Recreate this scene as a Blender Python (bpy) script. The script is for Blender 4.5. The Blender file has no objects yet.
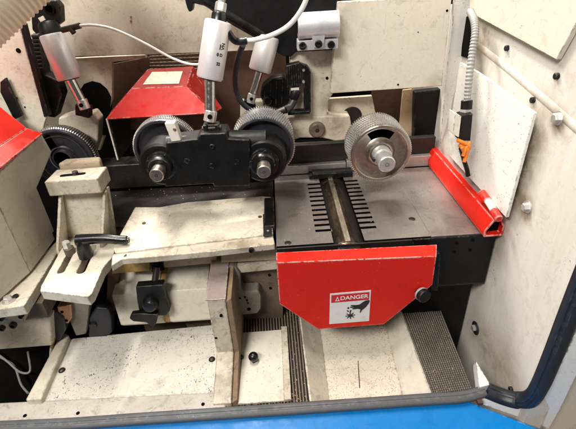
import bpy, bmesh, math, random
from mathutils import Vector, Matrix
V = Vector
random.seed(7)
sc = bpy.context.scene
col = sc.collection

# ------------------------------------------------------------------ camera
F_PX, W_PX, H_PX, CAM_H = 420.0, 576.0, 429.0, 0.40
PITCH, YAW, ROLL = (math.radians(a) for a in (31.5, 0.5, 3.5))
FW = V((math.sin(YAW) * math.cos(PITCH), math.cos(YAW) * math.cos(PITCH), -math.sin(PITCH)))
RT0 = V((math.cos(YAW), -math.sin(YAW), 0))
DN0 = FW.cross(RT0)
RT = RT0 * math.cos(ROLL) + DN0 * math.sin(ROLL)
DN = -RT0 * math.sin(ROLL) + DN0 * math.cos(ROLL)
CAM = V((0, 0, CAM_H))
cam = bpy.data.cameras.new('camera')
cam.sensor_width = 36
cam.lens = 36 * F_PX / W_PX
cam.clip_start, cam.clip_end = 0.01, 100
cam_o = bpy.data.objects.new('camera', cam)
col.objects.link(cam_o)
m3 = Matrix((RT, -DN, -FW)).transposed()
cam_o.matrix_world = Matrix.Translation(CAM) @ m3.to_4x4()
sc.camera = cam_o

# ------------------------------------------------------------------ light
world = bpy.data.worlds.new('World')
sc.world = world
world.use_nodes = True
bg = world.node_tree.nodes['Background']
bg.inputs[0].default_value = (1.0, 0.96, 0.90, 1)
bg.inputs[1].default_value = 0.13


def area_light(name, loc, target, sx, sy, power, colour):
    l = bpy.data.lights.new(name, 'AREA')
    l.shape, l.size, l.size_y, l.energy, l.color = 'RECTANGLE', sx, sy, power, colour
    o = bpy.data.objects.new(name, l)
    col.objects.link(o)
    o.location = loc
    o.rotation_euler = (V(target) - V(loc)).to_track_quat('-Z', 'Y').to_euler()
    return o


area_light('workshop_lamp', (-0.25, 0.62, 1.75), (0.0, 0.60, 0), 0.9, 0.15, 34, (1.0, 0.96, 0.89))
area_light('workshop_lamp_rear', (-0.55, 1.95, 1.85), (0.1, 0.6, 0.0), 1.0, 0.12, 80, (1.0, 0.95, 0.87))
area_light('workshop_lamp_front', (-0.70, -0.6, 1.40), (0.1, 0.6, 0.0), 0.8, 0.25, 38, (1.0, 0.97, 0.93))
sc.view_settings.view_transform = 'Standard'
sc.view_settings.look = 'None'
sc.view_settings.exposure = 0.0
sc.view_settings.gamma = 1
sc.cycles.use_denoising = True
sc.cycles.max_bounces = 6


# ------------------------------------------------------------------ pixel -> place
def ray(x, y):
    return FW + RT * ((x - 288) / F_PX) + DN * ((y - 214.5) / F_PX)


def PZ(x, y, z):
    d = ray(x, y)
    return CAM + d * ((z - CAM_H) / d.z)


def PY(x, y, c):
    d = ray(x, y)
    return CAM + d * (c / d.y)


def PX(x, y, c):
    d = ray(x, y)
    return CAM + d * (c / d.x)


# ------------------------------------------------------------------ materials
MATS = {}


class NT:
    def __init__(s, name):
        s.m = bpy.data.materials.new(name)
        s.m.use_nodes = True
        s.t = s.m.node_tree
        s.b = s.t.nodes['Principled BSDF']
        s.tc = s.t.nodes.new('ShaderNodeTexCoord')
        s.v = s.tc.outputs['Object']

    def n(s, ty, **k):
        o = s.t.nodes.new('ShaderNode' + ty)
        for a, b in k.items():
            setattr(o, a, b)
        return o

    def l(s, a, b):
        s.t.links.new(a, b)

    def put(s, sock, val):
        if isinstance(val, (int, float)):
            sock.default_value = val
        elif isinstance(val, tuple):
            sock.default_value = val if len(val) == 4 else val + (1,)
        else:
            s.l(val, sock)

    def noise(s, scale, detail=3, rough=.55, stretch=None, off=(0, 0, 0), dist=0.0):
        v = s.v
        mp = s.n('Mapping')
        s.l(v, mp.inputs[0])
        if stretch:
            mp.inputs['Scale'].default_value = stretch
        mp.inputs['Location'].default_value = off
        no = s.n('TexNoise')
        s.l(mp.outputs[0], no.inputs['Vector'])
        no.inputs['Scale'].default_value = scale
        no.inputs['Detail'].default_value = detail
        no.inputs['Roughness'].default_value = rough
        no.inputs['Distortion'].default_value = dist
        return no.outputs['Fac']

    def ramp(s, fac, lo, hi, a=0.0, b=1.0):
        r = s.n('MapRange')
        r.inputs['From Min'].default_value = lo
        r.inputs['From Max'].default_value = hi
        r.inputs['To Min'].default_value = a
        r.inputs['To Max'].default_value = b
        s.l(fac, r.inputs['Value'])
        return r.outputs[0]

    def mix(s, fac, a, b):
        m = s.n('Mix', data_type='RGBA')
        s.put(m.inputs[0], fac)
        s.put(m.inputs[6], a)
        s.put(m.inputs[7], b)
        return m.outputs[2]

    def math(s, op, a, b=0.0):
        m = s.n('Math', operation=op)
        s.put(m.inputs[0], a)
        s.put(m.inputs[1], b)
        m.use_clamp = op in ('ADD', 'MULTIPLY')
        return m.outputs[0]

    def edge(s, radius, lo, hi):
        bv = s.n('Bevel', samples=2)
        bv.inputs['Radius'].default_value = radius
        ge = s.n('NewGeometry')
        d = s.n('VectorMath', operation='DOT_PRODUCT')
        s.l(bv.outputs[0], d.inputs[0])
        s.l(ge.outputs['Normal'], d.inputs[1])
        return s.ramp(d.outputs['Value'], hi, lo)

    def bump(s, h, strength, dist):
        b = s.n('Bump')
        b.inputs['Strength'].default_value = strength
        b.inputs['Distance'].default_value = dist
        s.l(h, b.inputs['Height'])
        s.l(b.outputs[0], s.b.inputs['Normal'])

    def done(s, colour, rough, metal=0.0, spec=None):
        s.put(s.b.inputs['Base Color'], colour)
        s.put(s.b.inputs['Roughness'], rough)
        s.put(s.b.inputs['Metallic'], metal)
        if spec is not None:
            s.put(s.b.inputs['Specular IOR Level'], spec)
        MATS[s.m.name] = s.m
        return s.m


def paint(name, base, dirt, grime=.5, chips=.5, wear=.6, wearcol=(.10, .075, .05), rough=.45, chipcol=(.035, .028, .022), streak=0.0, dens=0.0, spots=(), stain=(.12, .075, .04), spec=None, scrape=True, stain_shade_min=.22):  # stain: colour of the spots, real stains and painted wall shadow alike
    k = NT(name)
    big = k.noise(14, 7, .72, dist=.2)
    c = k.mix(k.ramp(big, .62 - .22 * grime, .86 - .14 * grime, 0, .12 + .40 * grime), base, dirt)
    mott = k.noise(55, 4, .6, off=(3, 1, 2))
    c = k.mix(k.ramp(mott, .50, .74, 0, .35 * grime + .05), c, dirt)
    gr_ = k.noise(190, 7, .78, off=(7, 3, 1))
    c = k.mix(k.ramp(gr_, .50, .70, 0, .30 * min(1, grime + .25)), c, tuple(x * .6 for x in dirt))
    if streak:
        st = k.noise(30, 3, .6, stretch=(1, 1, .08), off=(5, 2, 1))
        c = k.mix(k.ramp(st, .5, .75, 0, streak), c, dirt)
    if chips:
        zone = k.ramp(k.noise(13, 2, .5, off=(8, 3, 4)), .60 - .22 * chips, .68 - .12 * chips)
        sp = k.noise(300 + 80 * bool(dens), 3, .6, stretch=(1, .6, 1), off=(1, 7, 2), dist=.6)
        c = k.mix(k.math('MULTIPLY', k.ramp(sp, .665 - dens, .69 - dens), zone), c, chipcol)
        sp2 = k.noise(210, 2, .6, off=(4, 7, 9), dist=1.2)
        c = k.mix(k.ramp(sp2, .735, .76, 0, .85 * min(1, chips * 2)), c, chipcol)
        wide = k.ramp(k.noise(48, 5, .72, off=(6, 1, 5), dist=.8), .56, .63, 0, .55 * min(1, grime))
        c = k.mix(wide, c, tuple(x * .45 for x in dirt))
    if chips and scrape:
        # directional scrapes, dark and thin, in two directions
        for st_, of_ in (((.035, 1, 1), (2, 5, 1)), ((1, .04, 1), (6, 1, 3)), ((1, 1, .035), (3, 8, 2))):
            sc1 = k.noise(330, 2, .5, stretch=st_, off=of_)
            area = k.ramp(k.noise(20, 2, .5, off=of_), .50, .60)
            c = k.mix(k.math('MULTIPLY', k.ramp(sc1, .66, .71, 0, .12 + .35 * chips), area), c, tuple((x + y) * .42 for x, y in zip(chipcol, dirt)))
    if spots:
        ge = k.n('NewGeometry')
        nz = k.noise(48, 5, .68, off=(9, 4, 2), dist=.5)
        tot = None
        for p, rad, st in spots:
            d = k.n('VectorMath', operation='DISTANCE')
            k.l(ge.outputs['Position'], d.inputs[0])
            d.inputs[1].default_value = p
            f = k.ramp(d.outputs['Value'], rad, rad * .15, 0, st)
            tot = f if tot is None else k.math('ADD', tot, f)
        # stains and painted wall shadow break up along the noise, like dried oil and dust
        c = k.mix(k.math('MULTIPLY', tot, k.ramp(nz, .36, .58, stain_shade_min, 1.0)), c, stain)
    if wear:
        e = k.math('MULTIPLY', k.edge(.0030, .90, .995), k.ramp(k.noise(95, 4, .7, off=(2, 2, 8)), .55 - .1 * wear, .61 - .1 * wear))
        c = k.mix(e, c, wearcol)
    k.bump(k.noise(420, 2, .5), .12, .0006)
    return k.done(c, k.ramp(k.noise(40, 3, .6), .3, .7, rough - .1, rough + .15), spec=spec)


XW = 0.345       # inner face of the right wall
ZT = 0.0         # table top
ZD = -0.20       # tray deck
CREAM, DIRT = (.63, .575, .465), (.34, .255, .155)
paint('cream', CREAM, DIRT, .62, .45, .95, spots=[(PZ(66, 240, -.012), .030, .7), (PZ(78, 262, -.012), .022, .5), (PZ(122, 225, .008), .042, .7), (PZ(165, 212, .008), .035, .5), (PZ(110, 262, .005), .028, .7),
                                                (PZ(262, 205, .008), .03, .5), (PZ(215, 240, .008), .025, .4), (PZ(90, 292, -.012), .018, .5), (PY(110, 200, .64), .03, .6), (PZ(226, 400, ZD), .03, .7), (PY(30, 330, .545), .03, .4), (PY(328, 105, .8), .03, .6), (PY(292, 100, .8), .03, .5)])
paint('cream_dirty', (.56, .50, .39), (.25, .18, .11), .8, .5, 1.0, spots=[(PZ(231, 380, ZD), .05, .8), (PZ(229, 345, ZD), .04, .6), (PY(252, 268, .585), .03, .5), (PY(75, 170, .67), .035, .8), (PY(52, 190, .62), .02, .5), (PZ(150, 255, .005), .05, .5), (PZ(240, 245, .005), .03, .6)])
paint('cream_chipped', (.59, .56, .49), (.40, .32, .22), .35, 1.0, .8, chipcol=(.05, .045, .045), dens=.05, spots=[(PZ(228, 325, ZD), .03, .6), (PZ(78, 338, ZD), .02, .6), (PZ(160, 384, ZD), .012, .5), (PZ(222, 385, ZD), .02, .6), (PZ(62, 371, ZD), .012, .5)])
paint('cream_clean', (.64, .59, .49), (.45, .36, .26), .35, .08, .4, spots=[(PY(113, 300, .58), .035, .8), (PY(205, 275, .6), .03, .6), (PY(160, 272, .6), .03, .5), (PZ(238, 360, ZD), .022, .7), (PZ(288, 395, ZD), .02, .6), (PY(438, 88, .78), .035, .5), (PY(340, 92, .78), .02, .4), (PY(345, 10, .78), .03, .3)])
paint('cream_rear', (.56, .50, .40), (.32, .24, .16), .55, .25, .5, streak=.25, spots=[(PY(155, 55, .9), .06, .6), (PY(95, 58, .9), .05, .5), (PY(200, 40, .9), .05, .4), (PY(335, 125, .8), .03, .7), (PY(290, 130, .8), .03, .7)])
paint('cream_wall', (.66, .62, .55), (.46, .36, .26), .28, .08, .3, streak=.28, stain=(.20, .14, .075), stain_shade_min=.5, spots=[(PX(524, 150, XW), .06, .95), (PX(514, 190, XW), .06, 1.0), (PX(484, 42, XW), .07, .75), (PX(499, 226, XW), .035, .8), (PX(496, 250, XW), .04, .5), (PX(500, 372, XW), .09, .6), (PX(480, 335, XW), .06, .5), (PX(540, 118, XW), .05, .5), (PX(455, 100, XW), .08, .6), (PX(559, 118, XW), .022, .7), (PX(559, 128, XW), .02, .5), (PX(527, 207, XW), .022, .7), (PX(525, 216, XW), .02, .5)])  # brown spots: bolt grime, plus painted shadow beside the plate and below the table
paint('white_plate', (.76, .74, .68), (.56, .48, .38), .15, 1.0, .2, chipcol=(.05, .042, .04), dens=.025, spots=[(PX(508, 210, XW), .03, .5), (PX(455, 145, XW), .05, .6)])
paint('white_frame', (.76, .77, .77), (.5, .45, .4), .25, .1, .5)
paint('red', (.62, .016, .007), (.46, .010, .005), .3, .25, 1.2, wearcol=(.62, .5, .45), rough=.38, chipcol=(.55, .40, .34), spec=.25, scrape=False)
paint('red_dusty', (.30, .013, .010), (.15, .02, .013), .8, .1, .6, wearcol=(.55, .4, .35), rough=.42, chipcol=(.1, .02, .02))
paint('blue', (.0, .175, .50), (.0, .13, .40), .35, .12, .25, wearcol=(.3, .45, .6), rough=.36, chipcol=(.5, .6, .7), spec=.3, scrape=False)
paint('black', (.0035, .0035, .0038), (.016, .013, .010), .5, .0, .5, wearcol=(.09, .08, .07), rough=.42, spec=.28)
paint('black_shiny', (.004, .004, .0045), (.014, .012, .010), .3, .0, .3, wearcol=(.12, .11, .10), rough=.28)
paint('black_plate', (.0025, .0025, .003), (.007, .006, .005), .5, .0, .3, wearcol=(.08, .07, .06), rough=.42, spec=.28)
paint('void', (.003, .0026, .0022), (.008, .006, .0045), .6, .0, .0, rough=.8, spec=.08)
paint('rust', (.075, .032, .016), (.028, .016, .010), .7, .3, .3, rough=.7)
paint('brown_oily', (.13, .092, .062), (.045, .03, .02), .8, .3, .4, rough=.5)
paint('tan_strip', (.42, .33, .22), (.19, .135, .08), .8, .3, .6, rough=.55)
paint('ochre', (.42, .25, .07), (.22, .13, .05), .7, .2, .4, rough=.55)
paint('mauve', (.25, .195, .175), (.15, .105, .08), .6, .2, .8, wearcol=(.5, .43, .35), rough=.55)
paint('casting', (.21, .19, .155), (.09, .07, .05), .8, .9, .5, rough=.65)
paint('cardboard', (.52, .36, .22), (.36, .23, .13), .5, .1, .2, rough=.8)
paint('duct', (.90, .78, .57), (.75, .6, .4), .2, .0, .0, rough=.35)
paint('orange', (.75, .20, .02), (.4, .1, .02), .4, .0, .2, rough=.4)
paint('white_plastic', (.72, .68, .60), (.42, .35, .26), .35, .1, .2, rough=.4)
paint('hose_white', (.74, .72, .66), (.5, .45, .38), .3, .0, .0, rough=.3)
paint('hose_grey', (.30, .29, .27), (.16, .14, .12), .5, .0, .0, rough=.4)
paint('rubber_grey', (.085, .088, .095), (.15, .14, .13), .5, .1, .3, wearcol=(.2, .2, .2), rough=.55, chipcol=(.3, .28, .26))
paint('rubber_dark', (.014, .016, .022), (.032, .033, .037), .4, .0, .2, wearcol=(.08, .08, .09), rough=.42)
paint('mat_base', (.012, .010, .008), (.05, .036, .024), .6, .0, .0, rough=.8)
paint('mat_rubber', (.26, .20, .14), (.07, .05, .035), .6, .3, .0, wearcol=(.36, .29, .21), rough=.7, chipcol=(.45, .36, .24))
paint('lip_paint', (.50, .455, .40), (.26, .215, .18), .75, .6, .8)
paint('rusty_edge', (.24, .16, .09), (.08, .05, .03), .8, .5, .6, rough=.75)
paint('red_hood', (.44, .010, .006), (.22, .008, .006), .4, .1, .8, wearcol=(.5, .35, .3), rough=.38, chipcol=(.1, .02, .02), spec=.25)
paint('mat_fine', (.20, .17, .135), (.06, .05, .038), .5, .3, .0, wearcol=(.40, .34, .28), rough=.65, chipcol=(.45, .36, .24))
paint('chute_paint', (.66, .60, .49), (.45, .34, .22), .5, .35, .3, chipcol=(.42, .24, .12))
paint('paper', (.62, .57, .47), (.40, .33, .24), .7, .3, .0, rough=.7, chipcol=(.3, .22, .15))
paint('sticker_white', (.74, .72, .70), (.6, .56, .52), .3, .1, .0, rough=.4)
paint('sticker_red', (.55, .015, .02), (.45, .02, .02), .2, .0, .0, rough=.4)
paint('ink', (.012, .012, .014), (.03, .03, .03), .2, .0, .0, rough=.5)
paint('sawdust', (.50, .30, .16), (.30, .12, .05), .6, .0, .0, rough=.9)


def steel(name, base, r0, r1, stain=.5, stainc=(.10, .08, .06), scratch=(1, 12, 1), metal=1.0, sscale=260, red=0):
    k = NT(name)
    big = k.noise(14, 5, .62, dist=.6)
    c = k.mix(k.ramp(big, .42, .70, 0, stain), base, stainc)
    spots = k.noise(70, 4, .65, off=(5, 5, 1))
    c = k.mix(k.ramp(spots, .56, .72, 0, stain * .7), c, stainc)
    if red:
        c = k.mix(k.ramp(k.noise(6, 3, .5, off=(1, 6, 3)), .52, .68, 0, red), c, (.30, .12, .10))
    sc_ = k.noise(sscale, 3, .6, stretch=scratch)
    c = k.mix(k.ramp(sc_, .45, .8, 0, .35), c, tuple(min(1, x * 1.5) for x in base))
    ro = k.math('ADD', k.ramp(big, .35, .7, r0, r1), k.ramp(sc_, .4, .7, 0, .12))
    k.bump(sc_, .10, .0004)
    return k.done(c, ro, metal)


steel('steel_table', (.40, .36, .33), .22, .42, .6, (.13, .10, .085), (10, .8, 1), red=.4, metal=.7)
steel('steel_bright', (.72, .70, .67), .22, .40, .3, (.3, .25, .2), metal=.75)
steel('steel_roller', (.42, .375, .325), .28, .45, .5, (.15, .11, .08), (1, 1, 1))
steel('steel_teeth', (.66, .65, .63), .30, .45, .35, (.22, .19, .16), (1, 1, 1))
steel('steel_dark', (.06, .055, .05), .32, .55, .6, (.035, .028, .023), (1, 8, 1), metal=.85)
steel('steel_bed', (.035, .031, .029), .30, .5, .6, (.09, .078, .066), (.5, 8, 1), metal=.7)
steel('steel_gun', (.075, .075, .088), .24, .42, .5, (.02, .02, .021), (1, 1, 1), metal=.7)
steel('aluminium', (.70, .69, .71), .32, .44, .22, (.45, .42, .42), (1, 1, 1), metal=.55, sscale=700)
steel('aluminium_white', (.80, .77, .77), .34, .45, .2, (.55, .47, .43), (1, 1, 1), metal=.42, sscale=700)
steel('chrome', (.55, .53, .51), .10, .2, .4, (.3, .26, .22), (1, 1, 1))
steel('knife', (.86, .74, .58), .28, .45, .4, (.22, .13, .07), (1, .2, 1))
steel('cutter', (.20, .145, .10), .25, .45, .6, (.06, .04, .03), (1, .2, 1))
steel('copper', (.50, .30, .19), .35, .5, .4, (.2, .12, .08))
M = MATS


# ------------------------------------------------------------------ mesh building
def frame(ax):
    ax = V(ax).normalized()
    h = V((0, 0, 1)) if abs(ax.z) < .9 else V((0, 1, 0))
    u = h.cross(ax).normalized()
    return u, ax.cross(u).normalized(), ax


def smooth_path(pts, n=8):
    pts = [V(p) for p in pts]
    if len(pts) < 3:
        return pts
    P = [pts[0] * 2 - pts[1]] + pts + [pts[-1] * 2 - pts[-2]]
    out = []
    for i in range(1, len(P) - 2):
        a, b, c, d = P[i - 1:i + 3]
        for k in range(n):
            t = k / n
            out.append(.5 * (2 * b + (c - a) * t + (2 * a - 5 * b + 4 * c - d) * t * t + (3 * b - a - 3 * c + d) * t ** 3))
    return out + [pts[-1]]


class B:
    def __init__(s):
        s.bm = bmesh.new()

    def prism(s, pts, vec):
        vec = V(vec)
        a = [s.bm.verts.new(V(p)) for p in pts]
        b = [s.bm.verts.new(V(p) + vec) for p in pts]
        s.bm.faces.new(a)
        s.bm.faces.new(b[::-1])
        for i in range(len(a)):
            j = (i + 1) % len(a)
            s.bm.faces.new((a[j], a[i], b[i], b[j]))
        return s

    def loft(s, A, Bp):
        a = [s.bm.verts.new(V(p)) for p in A]
        b = [s.bm.verts.new(V(p)) for p in Bp]
        s.bm.faces.new(a)
        s.bm.faces.new(b[::-1])
        for i in range(len(a)):
            j = (i + 1) % len(a)
            s.bm.faces.new((a[j], a[i], b[i], b[j]))
        return s

    def box(s, lo, hi):
        x0, y0, z0 = lo
        x1, y1, z1 = hi
        return s.prism([(x0, y0, z0), (x1, y0, z0), (x1, y1, z0), (x0, y1, z0)], (0, 0, z1 - z0))

    def obox(s, c, ax, ay, az):
        c, ax, ay, az = V(c), V(ax), V(ay), V(az)
        return s.prism([c - ax - ay - az, c + ax - ay - az, c + ax + ay - az, c - ax + ay - az], az * 2)

    def lathe(s, prof, p0, ax, n=40, skip=None, closed=False):
        """prof: list of (radius, distance along ax); skip(i, k) leaves a face out"""
        u, v, w = frame(ax)
        p0 = V(p0)
        rings = []
        for r, h in prof:
            if r < 1e-6:
                rings.append([s.bm.verts.new(p0 + w * h)])
            else:
                rings.append([s.bm.verts.new(p0 + w * h + (u * math.cos(2 * math.pi * k / n) + v * math.sin(2 * math.pi * k / n)) * r) for k in range(n)])
        last = len(rings) if closed else len(rings) - 1
        for i in range(last):
            A, C = rings[i], rings[(i + 1) % len(rings)]
            for k in range(n):
                j = (k + 1) % n
                if skip and skip(i, k):
                    continue
                if len(A) == 1 and len(C) == 1:
                    continue
                if len(A) == 1:
                    s.bm.faces.new((A[0], C[k], C[j]))
                elif len(C) == 1:
                    s.bm.faces.new((A[k], C[0], A[j]))
                else:
                    s.bm.faces.new((A[k], C[k], C[j], A[j]))
        return s

    def cyl(s, p0, p1, r, r1=None, n=28, ch=0.0):
        p0, p1 = V(p0), V(p1)
        L = (p1 - p0).length
        r1 = r if r1 is None else r1
        if ch:
            return s.lathe([(0, 0), (r - ch, 0), (r, ch), (r1, L - ch), (r1 - ch, L), (0, L)], p0, p1 - p0, n)
        return s.lathe([(0, 0), (r, 0), (r1, L), (0, L)], p0, p1 - p0, n)

    def tube(s, pts, r, n=12, sm=8, rib=0, ribw=2):
        P = smooth_path(pts, sm) if sm else [V(p) for p in pts]
        rings, prev = [], None
        for i, p in enumerate(P):
            t = (P[min(i + 1, len(P) - 1)] - P[max(i - 1, 0)]).normalized()
            if prev is None:
                u = frame(t)[0]
            else:
                u = (prev - t * prev.dot(t)).normalized()
            prev = u
            v = t.cross(u)
            rr = r
            if rib:
                rr = r + rib * (0.5 - 0.5 * math.cos(2 * math.pi * i / ribw))
            rings.append([s.bm.verts.new(p + (u * math.cos(2 * math.pi * k / n) + v * math.sin(2 * math.pi * k / n)) * rr) for k in range(n)])
        for A, C in zip(rings, rings[1:]):
            for k in range(n):
                j = (k + 1) % n
                s.bm.faces.new((A[k], C[k], C[j], A[j]))
        s.bm.faces.new(rings[0])
        s.bm.faces.new(rings[-1][::-1])
        return s

    def sphere(s, c, r, n=20, sq=(1, 1, 1)):
        mt = Matrix.Translation(V(c)) @ Matrix.Diagonal((r * sq[0], r * sq[1], r * sq[2], 1))
        bmesh.ops.create_uvsphere(s.bm, u_segments=n, v_segments=n // 2, radius=1, matrix=mt)
        return s

    def done(s, name, mat, parent=None, bevel=0.0, angle=38, seg=2, base=None):
        bm = s.bm
        bmesh.ops.recalc_face_normals(bm, faces=bm.faces)
        me = bpy.data.meshes.new(name)
        if parent is not None:
            o0 = parent.get('_base', None)
            org = V(o0) if o0 is not None else V((0, 0, 0))
        else:
            xs = [v.co for v in bm.verts]
            org = V(base) if base else V(((min(c.x for c in xs) + max(c.x for c in xs)) / 2, (min(c.y for c in xs) + max(c.y for c in xs)) / 2, min(c.z for c in xs)))
        bmesh.ops.translate(bm, verts=bm.verts, vec=-org)
        bm.to_mesh(me)
        bm.free()
        me.materials.append(M[mat])
        me.shade_smooth()
        me.set_sharp_from_angle(angle=math.radians(angle))
        o = bpy.data.objects.new(name, me)
        col.objects.link(o)
        if parent is not None:
            o.parent = parent
            o['_base'] = [0.0, 0.0, 0.0] if parent.type == 'EMPTY' and False else list(org)
        else:
            o.location = org
            o['_base'] = list(org)
        if bevel:
            md = o.modifiers.new('Bevel', 'BEVEL')
            md.width, md.segments, md.limit_method = bevel, seg, 'ANGLE'
            md.angle_limit = math.radians(angle)
            md.harden_normals = True
        return o


def tag(o, label, cat, group=None):
    o['label'], o['category'] = label, cat
    if group:
        o['group'] = group
    return o


def struct(o):
    o['kind'] = 'structure'
    return o


def stuff(o):
    o['kind'] = 'stuff'
    return o


def thing(name, base, label, cat, group=None):
    o = bpy.data.objects.new(name, None)
    o.empty_display_size = .02
    col.objects.link(o)
    o.location = V(base)
    o['_base'] = list(V(base))
    return tag(o, label, cat, group)


def slab_y(pts, y, d):
    return B().prism([PY(a, b, y) for a, b in pts], (0, d, 0))


def slab_z(pts, z, t):
    return B().prism([PZ(a, b, z) for a, b in pts], (0, 0, -t))


def slab_x(pts, x, t):
    return B().prism([PX(a, b, x) for a, b in pts], (t, 0, 0))


def hexbolt(p, ax, r, h, name, mat, parent=None, n=6, washer=0.0):
    b = B()
    u, v, w = frame(ax)
    p = V(p)
    if washer:
        b.cyl(p, p + w * h * .25, washer, n=20)
    q = p + w * (h * .25 if washer else 0)
    b.lathe([(0, 0), (r, 0), (r, h * .85), (r * .82, h), (0, h)], q, w, n)
    return b.done(name, mat, parent, angle=30)


def socket_bolt(p, ax, r, h, name, mat, parent=None):
    u, v, w = frame(ax)
    b = B()
    b.lathe([(0, 0), (r, 0), (r, h * .9), (r * .9, h), (r * .52, h), (r * .5, h * .35), (0, h * .35)], V(p), w, 18)
    return b.done(name, mat, parent, angle=30)


def text_mesh(txt, size, name, mat, parent, mapper, extrude=.0002, bold=0.0):
    cu = bpy.data.curves.new(name, 'FONT')
    cu.body, cu.size, cu.align_x, cu.align_y = txt, size, 'CENTER', 'CENTER'
    cu.extrude = extrude
    cu.offset = bold
    o = bpy.data.objects.new(name, cu)
    col.objects.link(o)
    bpy.context.view_layer.update()
    me0 = bpy.data.meshes.new_from_object(o.evaluated_get(bpy.context.evaluated_depsgraph_get()))
    bpy.data.objects.remove(o)
    b = B()
    b.bm.from_mesh(me0)
    for v in b.bm.verts:
        v.co = mapper(v.co)
    return b.done(name, mat, parent)



# ------------------------------------------------------------------ setting: shell of the machine
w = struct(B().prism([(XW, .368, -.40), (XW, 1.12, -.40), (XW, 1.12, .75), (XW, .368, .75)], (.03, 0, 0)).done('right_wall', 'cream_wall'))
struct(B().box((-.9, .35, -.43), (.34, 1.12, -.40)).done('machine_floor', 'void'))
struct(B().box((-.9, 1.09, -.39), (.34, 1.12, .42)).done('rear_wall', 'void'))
struct(B().box((-.93, .35, -.39), (-.905, 1.08, .42)).done('left_wall', 'cream_rear'))
# machine bed under the tables
bed = struct(B().box((-.32, .66, -.395), (-.02, 1.08, -.012)).done('machine_bed', 'brown_oily', bevel=.002))
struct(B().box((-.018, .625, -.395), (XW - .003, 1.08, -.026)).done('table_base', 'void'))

# right wall details -------------------------------------------------
up = B().prism([PX(470, 13, XW - .008), PX(556, 60, XW - .008), PX(600, -20, XW - .008), PX(600, -120, XW - .008), PX(460, -120, XW - .008)], (.007, 0, 0)).done('wall_panel', 'cream_clean', w, bevel=.0015)
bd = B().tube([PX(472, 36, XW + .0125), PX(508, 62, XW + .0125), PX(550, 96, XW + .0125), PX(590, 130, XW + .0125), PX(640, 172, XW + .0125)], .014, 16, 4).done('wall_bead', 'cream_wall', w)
for px, py in ((559, 118), (528, 207), (476, 328)):
    p = PX(px, py, XW)
    hexbolt(p, (-1, 0, 0), .0062, .006, 'bolt', 'steel_bright', w, 6, .0092)
p = PX(476, 328, XW)
B().cyl(p + V((-.0005, 0, 0)), p + V((-.002, 0, 0)), .013, n=24).done('rubber_washer', 'rubber_dark', w)
for px, py in ((508, 48), (558, 76), (512, 389), (534, 60 + 40)):
    p = PX(px, py, XW)
    hexbolt(p, (-1, 0, 0), .0042, .0045, 'screw', 'black', w, 12)

wp = B().prism([(XW - .013, .522, .210), (XW - .013, .524, .048), (XW - .013, .775, .048), (XW - .013, .775, .222), (XW - .013, .705, .222)], (.005, 0, 0))
wp = wp.done('speckled_plate', 'white_plate', bevel=.001)
tag(wp, 'white rectangular plate with dark specks mounted on the right wall above the red rail', 'plate')
for y, z in ((.56, .07), (.56, .18), (.72, .07)):
    B().cyl((XW - .008, y, z), (XW, y, z), .005, n=12).done('spacer', 'steel_dark', wp)

# front lip, gasket, frame, blue hood ---------------------------------
FR = B()
fl = [PZ(-40, 404, ZD), PZ(225, 391, ZD), PZ(226, 414, ZD), PZ(-40, 430, ZD)]
lip = struct(B().prism(fl, (0, 0, -.02)).done('front_lip', 'lip_paint', bevel=.004, seg=3))
for px, py in ((25, 416), (78, 413.5), (203, 404.5)):
    B().cyl(PZ(px, py, ZD), PZ(px, py, ZD) + V((0, 0, .0012)), .0028, n=12).done('plug', 'void', lip)
gz = ZD + .001
gpts = [PZ(-60, 429.5, gz), PZ(60, 424.5, gz), PZ(140, 419, gz), PZ(290, 409, gz), PZ(420, 400, gz), PZ(462, 397, gz), PZ(484, 391.5, gz), PZ(503, 396.5, gz), PZ(517, 400, gz + .004), PX(529, 399.5, XW), PX(538, 389, XW + .001), PX(551, 360, XW + .002), PX(590, 262, XW + .002), V((XW + .002, .366, .4)), V((XW + .002, .366, .7))]


def gasket(pts, name, mat, label, rw, rh):
    P = smooth_path(pts, 8)
    b = B()
    rings = []
    prof = [(-1, -.75), (-1, .45), (-.75, .9), (-.25, 1), (-.12, .80), (.12, .80), (.25, 1), (.75, .9), (1, .45), (1, -.75)]
    for i, q in enumerate(P):
        t = (P[min(i + 1, len(P) - 1)] - P[max(i - 1, 0)]).normalized()
        outw = V((0, -.35, .94)) if abs(t.z) < .5 else V((-.75, -.66, 0))
        s_ = t.cross(outw).normalized()
        n_ = s_.cross(t).normalized()
        rings.append([b.bm.verts.new(q + s_ * a * rw + n_ * c * rh) for a, c in prof])
    k = len(prof)
    for A, C in zip(rings, rings[1:]):
        for a in range(k):
            j = (a + 1) % k
            b.bm.faces.new((A[a], C[a], C[j], A[j]))
    b.bm.faces.new(rings[0])
    b.bm.faces.new(rings[-1][::-1])
    o = b.done(name, mat, angle=50)
    return tag(o, label, 'seal')


gasket(gpts[:7], 'rubber_seal', 'rubber_grey', 'dusty grey rubber edge seal running along the front lip above the blue hood', .0085, .006)
gasket([gpts[6] + V((.004, -.001, .004))] + gpts[7:], 'rubber_seal', 'rubber_dark', 'black rubber edge seal turning up the front edge of the right wall', .0115, .008)

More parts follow.
